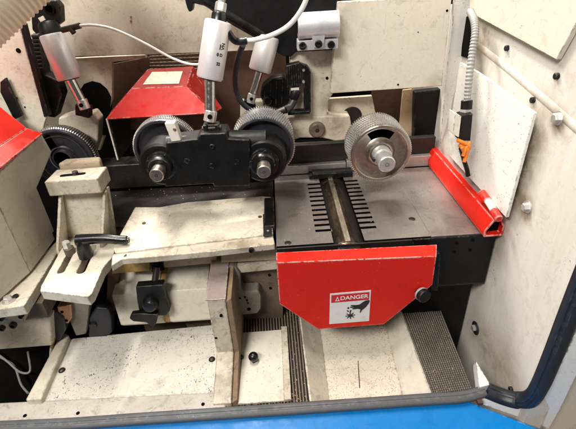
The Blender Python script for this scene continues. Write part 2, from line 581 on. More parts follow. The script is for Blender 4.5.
# white door frame outside the seal: bottom piece and upright
fin = [PZ(478, 396, ZD - .010), PY(500, 402, .394), PY(520, 406, .384), PY(534, 404, .374), PY(543, 395, .368), PY(565, 356, .362), PY(590, 300, .360), PY(660, 140, .360)]
fou = [PZ(480, 404, ZD - .014), PY(503, 412, .390), PY(526, 420, .380), PY(549, 429, .370), PY(560, 410, .364), PY(583, 362, .356), PY(608, 306, .354), PY(690, 140, .352)]
fin.append(V((fin[-1].x, .36, .75)))
fou.append(V((fou[-1].x, .352, .75)))
b = B()
rows = [[b.bm.verts.new(p) for p in L] for L in (fin, fou, [p + V((.004, .008, -.003)) for p in fou], [p + V((.004, .008, -.003)) for p in fin])]
for r in range(4):
    A, C = rows[r], rows[(r + 1) % 4]
    for k in range(len(fin) - 1):
        b.bm.faces.new((A[k], C[k], C[k + 1], A[k + 1]))
b.bm.faces.new([rw[0] for rw in rows])
b.bm.faces.new([rw[-1] for rw in rows][::-1])
fr = struct(b.done('door_frame', 'white_frame', bevel=.0012))
op_ = [p + V((.004, .009, -.003)) for p in fou[3:]]
B().prism(op_ + [V((1.0, .36, .75)), V((1.0, .36, -.4)), V((op_[0].x, .38, -.4))], (0, .006, 0)).done('outer_panel', 'cream_clean', fr)
B().obox(PZ(479, 401, ZD - .003), (.004, 0, 0), (0, .006, 0), (0, 0, .003)).done('rusty_corner', 'rust', fr, bevel=.001)
# small upstanding flange at the end of the tray
B().prism([PZ(476, 393, ZD), PZ(487, 390, ZD), PZ(473, 366, ZD - .02)], (.003, 0, .012)).done('flange', 'white_frame', fr)

def hz(x, y):
    return V((x, y, -.208 - (.398 - y) * .30))


hp2 = PZ(549, 428, -.214)
hpl = [hz(-.9, .398), hz(.268, .398), hz(hp2.x, hp2.y), hz(hp2.x + .03, .26), hz(-.9, .26)]
struct(B().prism(hpl, (0, 0, -.02)).done('blue_hood', 'blue', bevel=.003))
struct(B().box((-.9, .05, -.62), (.9, .5, -.60)).done('workshop_floor', 'cardboard'))

# ------------------------------------------------------------------ tray: deck, ridge, pit walls, chute, mats
deck = B().prism([PZ(74, 338, ZD), PZ(228, 323, ZD), PZ(226, 392, ZD), PZ(40, 401, ZD), PZ(66, 344, ZD), PZ(68, 340, ZD)], (0, 0, -.012)).done('tray_deck', 'cream_chipped', bevel=.0025, seg=3)
tag(deck, 'cream painted deck plate with chipped paint in the lower left of the tray', 'deck plate')
for px, py in ((62, 370.5), (212, 359.5)):
    p = PZ(px, py, ZD)
    B().lathe([(0, .004), (.003, .0038), (.0052, .002), (.006, 0)], p, (0, 0, 1), 16).done('screw', 'steel_dark', deck)
rg = B().prism([PZ(62, 331, ZD + .012), PZ(69, 335, ZD + .012), PZ(41, 399, ZD + .012), PZ(25, 400, ZD + .012)], (0, 0, -.03)).done('tray_ridge', 'cream', bevel=.003, seg=3)
tag(rg, 'raised cream ridge along the left edge of the chipped deck plate', 'ridge')
# beam behind the dark opening
bm_ = slab_y([(-40, 325), (50, 317), (52, 346), (-40, 353)], .545, .02).done('cross_beam', 'cream', bevel=.003, seg=3)
tag(bm_, 'cream cross beam above the dark opening at the lower left', 'beam')
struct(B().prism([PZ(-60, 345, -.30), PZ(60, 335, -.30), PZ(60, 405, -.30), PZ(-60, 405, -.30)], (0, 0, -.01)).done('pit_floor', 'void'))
for i, pts in enumerate(([(-5, 352), (8, 362), (20, 372), (30, 371), (28, 352)], [(0, 357), (14, 366), (21, 384), (28, 393)])):
    o = B().tube([PZ(a, b, -.29 + .03 * k / 4) for k, (a, b) in enumerate(pts)], .0022, 10).done('cable', 'hose_grey')
    tag(o, ('thin grey cable looping in the dark opening at the lower left', 'thin grey cable hanging towards the front lip in the dark opening')[i], 'cable')

# post and wall between deck and centre bay
X1 = -.100
prof = [PX(231, 265, X1), PX(228, 300, X1), PX(229, 328, X1), PX(233, 398, X1)]
prof = [(p.y, p.z) for p in prof]
poly = [(prof[0][0] + .02, -.39), (prof[0][0] + .02, prof[0][1] + .002)] + [(prof[1][0], prof[1][1])] + [(prof[1][0] - .006, ZD + .022), (prof[3][0], ZD + .003), (prof[3][0], -.39)]
o = B().prism([(X1 - .034, a, b) for a, b in poly], (.030, 0, 0)).done('divider_wall', 'cream_dirty', bevel=.002)
tag(o, 'cream divider post with a worn top edge between deck plate and centre bay', 'divider')
tp = B().prism([(X1 - .0355, prof[1][0] - .001, prof[1][1] + .0015), (X1 - .0355, prof[0][0] + .02, prof[0][1] + .0035), (X1 - .0035, prof[0][0] + .02, prof[0][1] + .0035), (X1 - .0035, prof[1][0] - .001, prof[1][1] + .0015)], (0, 0, .002)).done('cap_plate', 'mauve', o, bevel=.0006)
B().prism([(X1 - .0035, a, b) for a, b in [(prof[0][0] + .015, -.30), (prof[0][0] + .015, prof[0][1] - .002), (prof[1][0], prof[1][1] - .003), (prof[1][0] - .006, ZD + .018), (prof[3][0] + .002, ZD + .001), (prof[3][0] + .002, -.30)]], (.009, 0, .006)).done('side_plate', 'rusty_edge', o, bevel=.001)
for px, py in ((221, 316), (216, 338)):
    q = PY(px, py, prof[1][0] - .004)
    B().cyl(q + V((0, .003, 0)), q - V((0, .0006, 0)), .0025, n=10).done('plug', 'void', o)

# recess back wall, cream bar and spotted casting
Yr = .605
rb = slab_y([(232, 266), (283, 260), (283, 318), (232, 320)], Yr, .01).done('recess_plate', 'brown_oily', bevel=.001)
tag(rb, 'oily brown plate with bolt holes in the recess left of the red guard', 'plate')
for px, py in ((253, 283), (269.5, 275), (270.5, 288)):
    q = PY(px, py, Yr)
    B().cyl(q + V((0, .001, 0)), q - V((0, .0015, 0)), .0028, n=12).done('bolt_hole', 'void', rb)
o = slab_y([(237, 266), (282, 260.5), (282, 269), (237, 273.5)], .585, .019).done('support_bar', 'cream_dirty', bevel=.001)
tag(o, 'cream support bar over the recess left of the red guard', 'bar')
cs = slab_y([(229, 266), (236, 268), (240, 273), (241, 288), (244, 292), (258, 291), (261, 295), (261, 309), (257, 314), (230, 316)], .578, .026).done('corner_casting', 'casting', bevel=.003, seg=3)
tag(cs, 'rough grey L-shaped casting with pitted surface in the corner of the recess', 'casting')
for px, py, r in ((249, 309, .0035), (245, 297, .002), (247, 300, .002), (234, 293, .003), (240, 298, .002), (248, 303, .0015)):
    q = PY(px, py, .578)
    B().cyl(q + V((0, .001, 0)), q - V((0, .0012, 0)), r, n=10).done('pit', 'void', cs)

# centre bay: ribbed mat and cream plate with ball knob


def ribbed_mat(corners, nr, z, h, name, mat, label, chevron=0):
    """ridges run from the far edge to the near edge"""
    A, Bc, C, D = [PZ(a, b, z) for a, b in corners]      # far-left, far-right, near-right, near-left
    b0, b = B(), B()
    b0.prism([A, Bc, C, D], (0, 0, -.003))
    if not chevron:
        for i in range(nr):
            t0, t1 = (i + .22) / nr, (i + .66) / nr
            f0, f1, n0, n1 = A.lerp(Bc, t0), A.lerp(Bc, t1), D.lerp(C, t0), D.lerp(C, t1)
            f0, n0 = f0.lerp(n0, .004), n0.lerp(f0, .004)
            f1, n1 = f1.lerp(n1, .004), n1.lerp(f1, .004)
            zz = V((0, 0, h))
            ins = (f1 - f0) * .18
            b.loft([f0, f1, n1, n0], [f0 + ins + zz, f1 - ins + zz, n1 - ins + zz, n0 + ins + zz])
    else:
        nl = chevron
        for i in range(nr):
            for j in range(nl):
                t0, t1 = (i + .1) / nr, (i + .72) / nr
                s0, s1 = (j + .12) / nl, (j + .74) / nl
                q = [A.lerp(Bc, a).lerp(D.lerp(C, a), c) for a, c in ((t0, s0), (t1, min(1, s0 + .35 / nl)), (t1, min(1, s1 + .35 / nl)), (t0, s1))]
                cen = sum(q, V()) / 4
                b.loft(q, [p.lerp(cen, .35) + V((0, 0, h * random.uniform(.8, 1.1))) for p in q])
    o = tag(b0.done(name, 'mat_base'), label, 'mat')
    stuff(b.done('ribs', mat, o))
    return o


ribbed_mat([(236, 312), (302, 307), (312, 404), (236, 409)], 24, ZD - .012, .0030, 'ribbed_mat', 'mat_rubber', 'dark ribbed rubber mat around the cream plate with the ball knob')
ribbed_mat([(399, 311), (438, 303), (473, 391), (431, 397)], 20, ZD - .006, .0020, 'ribbed_mat', 'mat_fine', 'fine patterned rubber mat right of the chute, under the guard knob', 48)
struct(B().prism([PZ(180, 310, ZD - .02), PZ(300, 304, ZD - .02), PZ(309, 409, ZD - .02), PZ(226, 416, ZD - .02)], (0, 0, -.004)).done('tray_floor', 'brown_oily'))
struct(B().prism([PZ(402, 305, ZD - .02), PZ(438, 302, ZD - .02), PZ(470, 399, ZD - .02), PZ(436, 402, ZD - .02)], (0, 0, -.004)).done('tray_floor', 'brown_oily'))
pl = B().prism([PZ(237, 333, ZD - .003), PZ(287, 329, ZD - .003), PZ(291, 400, ZD - .003), PZ(236, 404, ZD - .003)], (0, 0, -.004)).done('cover_plate', 'cream_clean', bevel=.001)
tag(pl, 'cream cover plate carrying a dark ball knob in the centre bay', 'plate')
st = B().prism([PZ(281, 327, ZD - .0024), PZ(287, 326.5, ZD - .0024), PZ(291.5, 400, ZD - .0024), PZ(284, 400.5, ZD - .0024)], (0, 0, .0014)).done('edge_strip', 'cream_dirty', pl, bevel=.0004)
q = PZ(254, 361.5, ZD - .003)
kn = B().cyl(q, q + V((0, 0, .010)), .004, n=14)
kn.sphere(q + V((0, 0, .012)), .0088, 24)
kn.done('ball_knob', 'black_shiny', pl)
q = PZ(241.5, 357.5, ZD - .003)
B().lathe([(0, .005), (.0025, .0045), (.0042, .002), (.0045, 0)], q, (0, 0, 1), 14).done('screw', 'steel_dark', pl)

# sawdust chute: left slope, floor, right slope
ZC = ZD - .035
tl0, tl1 = PZ(299, 303, ZD), PZ(312, 405, ZD)
tr0, tr1 = PZ(398, 305, ZD), PZ(432, 398, ZD)
fl0, fl1 = PZ(318, 310, ZC), PZ(330, 402, ZC)
fr0, fr1 = PZ(381, 308, ZC), PZ(403, 397, ZC)
ch = thing('dust_chute', (.11, .5, ZC), 'cream sheet-metal chute with sloping sides full of sawdust specks below the red guard', 'chute')
B().prism([fl0, fr0, fr1, fl1], (0, 0, -.003)).done('floor_plate', 'chute_paint', ch)
B().loft([tl0, fl0 + V((0, 0, -.001)), fl1 + V((0, 0, -.001)), tl1], [p + V((-.003, 0, -.002)) for p in (tl0, fl0, fl1, tl1)]).done('side_plate', 'cream', ch)
B().loft([tr0, fr0 + V((0, 0, -.001)), fr1 + V((0, 0, -.001)), tr1], [p + V((.003, 0, -.002)) for p in (tr0, fr0, fr1, tr1)]).done('side_plate', 'cream_clean', ch)
q0, q1 = PZ(358, 361, ZC + .0008), PZ(359.5, 388, ZC + .0008)
B().prism([q0 + V((-.0006, 0, 0)), q0 + V((.0006, 0, 0)), q1 + V((.0009, 0, 0)), q1 + V((-.0006, 0, 0))], (0, 0, .0006)).done('rust_streak', 'rust', ch)

# dark gap right of the mat, table front

# ------------------------------------------------------------------ the table
Y0, Y1, XL, XR = .556, .812, -.017, .342
gapL, gapR = PZ(322, 178, 0).x + .002, PZ(352, 240, 0).x + .008
gapL, gapR = .076, .127
sy0, sy1 = PZ(330, 230, 0).y, PZ(318, 184, 0).y


def comb_plate(x_in, x_out, x_slot, n, ya, yb):
    pts = [(x_out, Y0), (x_in, Y0)]
    for i in range(n):
        a = ya + (yb - ya) * i / (n - 1)
        h = .0035
        pts += [(x_in, a - h), (x_slot, a - h), (x_slot, a + h), (x_in, a + h)]
    pts += [(x_in, Y1), (x_out, Y1)]
    return [(x, y, 0) for x, y in pts]


tb = thing('machine_table', (.16, .556, -.06), 'stained steel machine table with comb slots either side of the cutter', 'machine table')
pL = B().prism(comb_plate(gapL, XL, gapL - .026, 11, sy0, sy1), (0, 0, -.022)).done('table_plate', 'steel_table', tb)
pR = B().prism(comb_plate(gapR, .2355, gapR + .027, 12, sy0, sy1 + .004), (0, 0, -.022)).done('table_plate', 'steel_table', tb)
for pl_ in (pL, pR):                    # upright faces, slot walls included, are coloured black
    pl_.data.materials.append(M['void'])
    for f in pl_.data.polygons:
        if abs(f.normal.z) < .5:
            f.material_index = 1
B().box((.236, Y0, -.0225), (XR, Y1, -.0004)).done('end_plate', 'steel_table', tb, bevel=.0008)
# black front face of the table, two blocks with bolt holes
fb = B().box((.205, Y0 - .0045, -.104), (XR, Y0 - .0008, -.0016)).done('front_block', 'black_plate', tb, bevel=.0015)
B().box((.215, Y0 + .034, -.38), (XR, Y0 + .040, -.107)).done('front_apron', 'black_plate', tb, bevel=.001)
B().box((.215, Y0 - .003, -.1075), (XR, Y0 + .040, -.1045)).done('seam_strip', 'steel_dark', tb)
B().box((XL, Y0 - .0045, -.05), (.2045, Y0 - .0008, -.0020)).done('front_rail', 'steel_dark', tb, bevel=.001)
for px, py in ((457, 243), (473, 240), (454, 252), (470, 250)):
    q = PY(px, py, Y0 - .0045)
    B().cyl(q, q - V((0, .0012, 0)), .0028, n=12).done('bolt_hole', 'void', fb)
for px, py in ((288, 243), (412, 219)):
    q = PZ(px, py, 0)
    B().lathe([(.0058, .0003), (.0042, .0012), (.0032, .0012), (.003, .0004), (0, .0004)], q, (0, 0, 1), 18).done('screw', 'steel_dark', tb)
# table lip over the back
ins = B().box((gapL - .012, .785, .0008), (gapR + .020, Y1 - .002, .012)).done('chip_breaker', 'black', tb, bevel=.001)
for i in range(4):
    B().box((gapL - .020, .787 + i * .006, .001), (gapL - .0125, .790 + i * .006, .009)).done('tooth', 'black', tb)

B().box((gapL - .034, Y0 + .002, -.075), (gapR + .040, Y1 - .003, -.0225)).done('cutter_pocket', 'void', tb)
for xa_, xb_ in ((gapL - .030, gapL - .0002), (gapR + .0002, gapR + .034)):
    B().box((xa_, Y0 + .010, -.0222), (xb_, Y1 - .004, -.005)).done('slot_floor', 'void', tb)
# cutter head in the gap
ct = thing('cutter_head', ((gapL + gapR) / 2, Y0, -.05), 'brown steel cutter head with a bright knife strip set across the table gap', 'cutter head')
cx = (gapL + gapR) / 2
B().cyl((cx, Y0 - .004, -.036), (cx, .79, -.036), .0365, n=48, ch=.002).done('body', 'cutter', ct)
for a, mt, nm, wd in ((93, 'knife', 'knife', .0046), (111, 'cutter', 'gib', .0050), (129, 'steel_dark', 'gib', .0052), (62, 'steel_dark', 'gib', .0085)):
    r = math.radians(a)
    n_ = V((math.cos(r), 0, math.sin(r)))
    t_ = V((-n_.z, 0, n_.x))
    c = V((cx, (Y0 + .786) / 2, -.036)) + n_ * .0360
    B().obox(c, t_ * wd, V((0, (.786 - Y0) / 2, 0)), n_ * (.0024 if nm == 'knife' else .0012)).done(nm, mt, ct, bevel=.0004)
B().box((cx - .020, Y0 - .010, -.050), (cx + .018, Y0 - .0045, -.006)).done('end_cap', 'black', ct, bevel=.001)

# ------------------------------------------------------------------ fence along the back of the table
fe = thing('fence', (.16, .815, 0), 'bright steel fence strip along the back of the stained table', 'fence')
B().box((XL - .01, .815, .0), (gapR + .01, .828, .020)).done('strip', 'steel_bright', fe, bevel=.001)
B().box((gapR + .012, .815, .0), (XR - .012, .828, .024)).done('strip', 'steel_bright', fe, bevel=.001)
B().box((XL - .01, .829, .0), (XR - .012, .845, .060)).done('backing', 'steel_dark', fe, bevel=.002)
B().box((-.40, .80, .0), (XL - .012, .845, .055)).done('long_beam', 'steel_bed', fe, bevel=.003)
# dark left table
lt = B().box((-.42, .655, -.010), (XL - .003, .799, -.0035)).done('infeed_table', 'steel_bed', bevel=.001)
tag(lt, 'dark worn steel infeed table under the black roller carrier', 'machine table')
o = B().box((XL - .020, .60, -.0034), (XL - .002, .70, .012)).done('end_stop', 'black', bevel=.0015)
tag(o, 'small black end stop at the right end of the cream shelf', 'stop')

# ------------------------------------------------------------------ red guard with danger sign
YG = .512
gd = thing('safety_guard', (.11, YG, -.15), 'bright red folded safety guard with a danger sticker in front of the table', 'guard')
gp = [(276.5, 263), (436.5, 256.5), (432.5, 285), (384, 324.5), (318, 329.5), (279.5, 304)]
face = [PY(a, b, YG) for a, b in gp]
z0 = face[0].z
B().prism(face, (0, .003, 0)).done('front_face', 'red', gd, bevel=.001)
tl = [face[0] + V((0, -.0005, .0004)), face[1] + V((0, -.0005, .0004)), PY(437, 244.5, YG + .026), PY(276, 252.5, YG + .026)]
B().prism(tl, (0, .001, -.003)).done('top_flange', 'red', gd, bevel=.001)
rs = [face[1], face[2], face[2] + V((0, .03, .0)), PY(437, 244.5, YG + .026)]
B().prism([p + V((-.0035, .0035, -.003)) for p in rs], (.003, 0, 0)).done('side_flange', 'red', gd, bevel=.0008)
B().prism([PY(436.5, 254, YG + .012), PY(440.5, 254, YG + .012), PY(438, 291, YG + .012), PY(431, 291, YG + .012)], (0, .012, 0)).done('bracket', 'black', gd, bevel=.001)
q = PY(418.5, 291, YG + .002)
kb = B().lathe([(0, -.001), (.007, -.001), (.0075, .004), (.0112, .006), (.0116, .016), (.0105, .018), (0, .018)], q, (.30, -1, .10), 24).done('clamp_knob', 'black', gd)
B().lathe([(.0113, .0062), (.0119, .0075), (.0118, .0095), (.0112, .0105)], q, (.30, -1, .10), 24).done('knob_rim', 'hose_grey', kb)
# sticker (flat print on the front face)
sg = [PY(a, b, YG - .0006) for a, b in ((330, 293.8), (371, 290.2), (369, 321), (329.3, 324.2))]
sk = B().prism(sg, (0, .0004, 0)).done('danger_sticker', 'sticker_white', gd)


def on_sticker(u, v, d):
    """u, v in 0..1 from the sticker's upper left"""
    p = sg[0].lerp(sg[1], u).lerp(sg[3].lerp(sg[2], u), v)
    return V((p.x, YG - .0006 - d, p.z))


B().prism([on_sticker(u, v, .0004) for u, v in ((.035, .05), (.965, .05), (.965, .29), (.035, .29))], (0, .0003, 0)).done('header', 'sticker_red', sk)
asp = (sg[1] - sg[0]).length / (sg[3] - sg[0]).length
text_mesh('DANGER', .165, 'lettering', 'sticker_white', sk, lambda c: on_sticker(.595 + c.x / asp, .17 - c.y, .0008 + c.z * .3), bold=.003)
tri = [(.13, .245), (.185, .10), (.24, .245)]
tri_in = [(.155, .228), (.185, .145), (.215, .228)]
wb = B()
for i in range(3):
    j = (i + 1) % 3
    wb.prism([on_sticker(*tri[i], .0008), on_sticker(*tri[j], .0008), on_sticker(*tri_in[j], .0008), on_sticker(*tri_in[i], .0008)], (0, .0002, 0))
wb.done('warning_mark', 'sticker_white', sk)
hand = [(.97, .30), (.985, .33), (.97, .40), (.90, .52), (.80, .62), (.77, .70), (.755, .68), (.765, .58), (.70, .555), (.60, .56), (.56, .55), (.56, .53), (.62, .51), (.54, .505), (.50, .49), (.505, .47), (.62, .465), (.53, .45), (.515, .425), (.54, .415), (.66, .43), (.74, .42), (.82, .35), (.88, .31)]
B().prism([on_sticker(u, v, .0005) for u, v in hand], (0, .0003, 0)).done('hand_mark', 'ink', sk)
gr = B()
cu, cv = .52, .76
gear = []
for k in range(32):
    a = 2 * math.pi * k / 32 + .2
    r = .125 if (k // 2) % 2 else .055
    gear.append((cu + r * math.cos(a), cv + r * math.sin(a) * asp * .92))
gr.prism([on_sticker(u, v, .0005) for u, v in gear], (0, .0003, 0)).done('gear_mark', 'ink', sk)
for pts in ([(.43, .50), (.47, .47), (.49, .52), (.455, .54)], [(.42, .57), (.455, .58), (.49, .62), (.45, .635)], [(.51, .575), (.545, .59), (.53, .66), (.50, .64)]):
    B().prism([on_sticker(u, v, .0005) for u, v in pts], (0, .0003, 0)).done('finger_mark', 'ink', sk)

# ------------------------------------------------------------------ feed rollers


def feed_roller(x, z, yf, width, R, label, rings=7, teeth=84, body='steel_roller', toothmat='steel_teeth', shaft=.06, kidney=True, phase=0.0, hubr=.0235):
    rt = thing('feed_roller', (x, yf, z - R), label, 'feed roller', 'toothed feed rollers')
    yb = yf + width
    rc = R - .0022
    p0 = (x, yf, z)
    n = 72
    # outer drum and recessed face; a kidney opening is left out of the face
    prof = [(rc - .0065, .010), (rc - .0055, .001), (rc - .004, 0), (rc - .001, .0004), (rc, .002), (rc, width - .002), (rc - .003, width), (.02, width)]
    B().lathe(prof, p0, (0, 1, 0), n).done('drum', body, rt)
    u_, v_, w_ = frame((0, 1, 0))
    r_in, r_out = hubr + .003, rc - .0105
    prof = [(rc - .006, .0095), (r_out, .0110), (r_in, .0110), (hubr, .0085), (hubr - .003, .0020), (hubr - .006, .0010), (hubr - .0065, .012)]

    def skip(i, k):
        a = math.atan2((u_ * math.cos(2 * math.pi * (k + .5) / n) + v_ * math.sin(2 * math.pi * (k + .5) / n)).z, (u_ * math.cos(2 * math.pi * (k + .5) / n) + v_ * math.sin(2 * math.pi * (k + .5) / n)).x)
        return kidney and i == 1 and abs((a - math.pi / 2 - phase + math.pi) % (2 * math.pi) - math.pi) < .62
    B().lathe(prof, p0, (0, 1, 0), n, skip).done('face_plate', body, rt)
    B().lathe([(rc - .003, min(.048, width - .004)), (0, min(.048, width - .004))], p0, (0, 1, 0), 40).done('inner_web', 'void', rt)
    b = B()
    pitch = (width - .004) / rings
    for i in range(rings):
        h0, h1 = .002 + pitch * (i + .14), .002 + pitch * (i + .86)
        for k in range(teeth):
            a0 = 2 * math.pi * (k + (i % 2) * .5) / teeth
            da = 2 * math.pi / teeth * .36
            q, tp_ = [], []
            for aa, hh in ((-da, h0), (da, h0), (da, h1), (-da, h1)):
                d = u_ * math.cos(a0 + aa) + v_ * math.sin(a0 + aa)
                d2 = u_ * math.cos(a0 + aa * .45) + v_ * math.sin(a0 + aa * .45)
                hm = (h0 + h1) / 2 + (hh - (h0 + h1) / 2) * .75
                q.append(V(p0) + w_ * hh + d * (rc - .0006))
                tp_.append(V(p0) + w_ * hm + d2 * (R + .0004))
            b.loft(q, tp_)
    stuff(b.done('knurling', toothmat, rt))
    if shaft:
        b = B()
        b.lathe([(0, -shaft), (.0125, -shaft), (.0140, -shaft + .0015), (.0140, -.012), (.0165, -.0115), (.0165, .02), (0, .02)], p0, (0, 1, 0), 32)
        sh = b.done('shaft', 'steel_bright', rt)
        B().lathe([(.0032, -shaft - .0003), (.0006, -shaft + .0008)], p0, (0, 1, 0), 12).done('centre_mark', 'void', sh)
        B().box((x - .0180, yf - .020, z - .004), (x - .0142, yf + .004, z + .001)).done('key', 'steel_dark', rt)
    return rt


feed_roller(.171, .104, .66, .066, .0535, 'large toothed steel feed roller with bare shaft end hanging over the table', shaft=.043)
feed_roller(-.030, .119, .685, .062, .0555, 'toothed feed roller behind the right end of the black carrier', body='steel_gun', shaft=0, kidney=False)
feed_roller(-.200, .124, .690, .026, .0565, 'narrow toothed feed roller behind the left end of the black carrier', rings=2, teeth=120, body='steel_gun', shaft=0, kidney=False)
pa = PY(62, 160, .765)
ra = feed_roller(pa.x, pa.z, .765, .030, .063, 'dark toothed wheel at far left half hidden by the cream bracket', rings=1, teeth=90, body='steel_gun', shaft=0, hubr=.022, phase=.9)

for r0_, r1_, mt_ in ((.0225, .0255, 'chrome'), (.046, .0475, 'steel_roller')):
    B().lathe([(r0_, .006), (r0_ + .0004, .0045), (r1_ - .0004, .0045), (r1_, .006)], (pa.x, .765, pa.z), (0, 1, 0), 48).done('face_ring', mt_, ra)
# ------------------------------------------------------------------ black roller carrier
YC = .632
sA, sB = V((-.196, 0, .120)), V((-.0285, 0, .114))
ca = thing('roller_carrier', (-.11, YC, .08), 'heavy black cast roller carrier with two protruding shaft ends above the cream shelf', 'roller carrier')
pts = [(166, 143), (197, 139), (200, 134), (226, 133), (228, 139), (250, 140), (250, 186), (214, 187), (213, 184), (165, 187)]
B().prism([PY(a, b, YC) for a, b in pts], (0, .045, 0)).done('body', 'black', ca, bevel=.002)
for s, nm in ((sA, 0), (sB, 1)):
    B().lathe([(0, 0), (.034, 0), (.0375, .004), (.0375, .046), (0, .046)], (s.x, YC + .004, s.z), (0, 1, 0), 44).done('end_lobe', 'black', ca)
    hb = B().lathe([(.0122, -.008), (.018, -.008), (.020, -.004), (.0205, .003), (.0245, .004), (.0255, .008), (.0255, .012)], (s.x, YC - .004, s.z), (0, 1, 0), 40).done('collar', 'black_shiny', ca)
    for k in range(3):
        a = math.radians((60, 150, 285)[k] + 20 * nm)
        c = V((s.x + .0215 * math.cos(a), YC - .001, s.z + .0215 * math.sin(a)))
        socket_bolt(c, (0, -1, 0), .0026, .003, 'screw', 'steel_dark', hb)
    sh = B().lathe([(0, -.034), (.0098, -.034), (.0112, -.0325), (.0112, .0)], (s.x, YC, s.z), (0, 1, 0), 32).done('shaft_end', 'steel_roller', ca)
    B().lathe([(.0022, -.0343), (.0004, -.0335)], (s.x, YC, s.z), (0, 1, 0), 12).done('centre_mark', 'void', sh)
B().lathe([(0, 0), (.0165, 0), (.0185, .002), (.0185, .065), (0, .066)], PY(226, 140, YC + .02) + V((0, .004, -.006)), (1, 0, -.02), 32).done('right_arm', 'black', ca)
B().lathe([(0, 0), (.0155, 0), (.0175, .002), (.0175, .055), (0, .056)], PY(201, 142, YC + .02) + V((0, .004, -.006)), (-1, 0, .02), 32).done('left_arm', 'black', ca)
for px, py in ((187, 161), (212, 166), (237, 162)):
    q = PY(px, py, YC)
    B().lathe([(.0052, 0), (.0048, -.0012), (.0030, -.0014), (.0026, -.0004), (0, -.0004)], q, (0, 1, 0), 20).done('plug_screw', 'black_shiny', ca)
cb = B().obox(PY(174, 131, YC + .012), (.0078, 0, 0), (0, .008, 0), (-.0025, 0, .016)).done('switch_block', 'white_plastic', ca, bevel=.0012)
q = PY(174.5, 129.5, YC + .0035)
B().lathe([(.0026, 0), (.0022, -.001), (0, -.001)], q, (0, 1, 0), 14).done('screw', 'copper', cb)
# clevis holding the piston rod
cv_ = PY(212, 131, YC + .02)
for sx in (-1, 1):
    B().prism([cv_ + V((sx * .0095 - .003, -.008, -.018)), cv_ + V((sx * .0095 + .003, -.008, -.018)), cv_ + V((sx * .0095 + .003, -.006, .012)), cv_ + V((sx * .0095 - .003, -.006, .012))], (0, .018, 0)).done('clevis_cheek', 'black_shiny', ca, bevel=.001)
B().cyl(cv_ + V((-.015, .002, .004)), cv_ + V((.015, .002, .004)), .0045, n=18).done('clevis_pin', 'steel_dark', ca)
socket_bolt(PY(212, 146, YC) + V((0, .001, 0)), (0, -1, 0), .004, .004, 'bolt', 'black_shiny', ca)

# ------------------------------------------------------------------ air cylinders


def air_cylinder(top, mid, tip, r, rod, label, mat, cap='black', capr=None, textfn=None):
    top, mid, tip = V(top), V(mid), V(tip)
    ax = (mid - top).normalized()
    L = (mid - top).length
    t = thing('air_cylinder', tip, label, 'air cylinder', 'air cylinders of the feed rollers')
    bdy = B().lathe([(0, 0), (r - .003, 0), (r - .0008, .0012), (r, .004), (r, L - .003), (r - .002, L), (0, L)], top, ax, 44).done('barrel', mat, t)
    B().lathe([(r - .0058, L + .0003), (r - .0062, L + .0015), (rod + .001, L + .0015)], top, ax, 36).done('end_ring', 'steel_dark', t)
    B().cyl(mid - ax * .004, tip, rod, n=24).done('piston_rod', 'chrome', t)
    u, v, w_ = frame(ax)
    B().cyl(tip - ax * .012, tip + ax * .006, rod * 1.15, n=20, ch=.001).done('rod_end', 'steel_bright', t)
    side = V((0, -1, 0)) - ax * V((0, -1, 0)).dot(ax)
    side.normalize()
    q = tip - ax * .003 + side * rod * 1.05
    B().cyl(q, q + side * .0016, rod * .45, n=14).done('pin_hole', 'void', t)
    return t, bdy, ax


# centre cylinder above the carrier
c2t, c2m, c2p = PY(218.5, 21, .690), PY(209.5, 79, .672), PY(210, 118, .655)
cy2, b2, ax2 = air_cylinder(c2t, c2m, c2p, .0203, .0085, 'white upright air cylinder with printed marks standing on the black carrier', 'aluminium_white')
B().lathe([(0, .012), (.0095, .012), (.0115, .009), (.0115, -.004), (0, -.004)], c2t, -ax2, 24).done('end_cap', 'black_shiny', cy2)
B().lathe([(0, .026), (.0075, .026), (.0085, .024), (.0085, .014), (.0065, .012)], c2t, -ax2, 6).done('hex_fitting', 'steel_bright', cy2)
B().lathe([(0, .050), (.0045, .050), (.0055, .046), (.0055, .026)], c2t, -ax2, 16).done('stem', 'hose_grey', cy2)
# prints wrapped on the barrel
sd = (V((0.30, -1, 0))).normalized()
uu = (sd - ax2 * sd.dot(ax2)).normalized()
vv = ax2.cross(uu)


def wrap(ox, oy, rot=False):
    def f(c):
        x, y = (c.x, c.y) if not rot else (-c.y, c.x)
        x, y = x + ox, y + oy
        a = x / .0203
        return c2t - ax2 * (y - .0) + (uu * math.cos(a) - vv * math.sin(a)) * (.0203 + .00015 + c.z)
    return f


for txt, size, ox, oy, rot in (('22', .0062, .0055, -.060, False), ('0 D', .0062, .0055, -.047, False), ('VN', .0070, .0095, -.034, True), ('I', .010, .0045, -.036, False)):
    text_mesh(txt, size, 'lettering', 'ink', b2, wrap(ox, oy, rot), bold=.0003)
# air fitting of the centre cylinder and its tube
e0 = PY(232, 34, .684)
B().tube([PY(228, 32, .682), PY(233, 39, .682), PY(238, 41.5, .683), PY(247, 40.8, .684)], .0052, 14, 6).done('elbow_fitting', 'black_shiny', cy2)
o = B().tube([PY(244, 41, .684), PY(256, 39.5, .684), PY(272, 35, .68), PY(288, 26, .675), PY(300, 12, .67), PY(308, -6, .668), PY(316, -40, .668)], .0036, 12).done('air_hose', 'hose_white')
tag(o, 'white air hose curving from the centre cylinder up past the silver clamp', 'air hose')

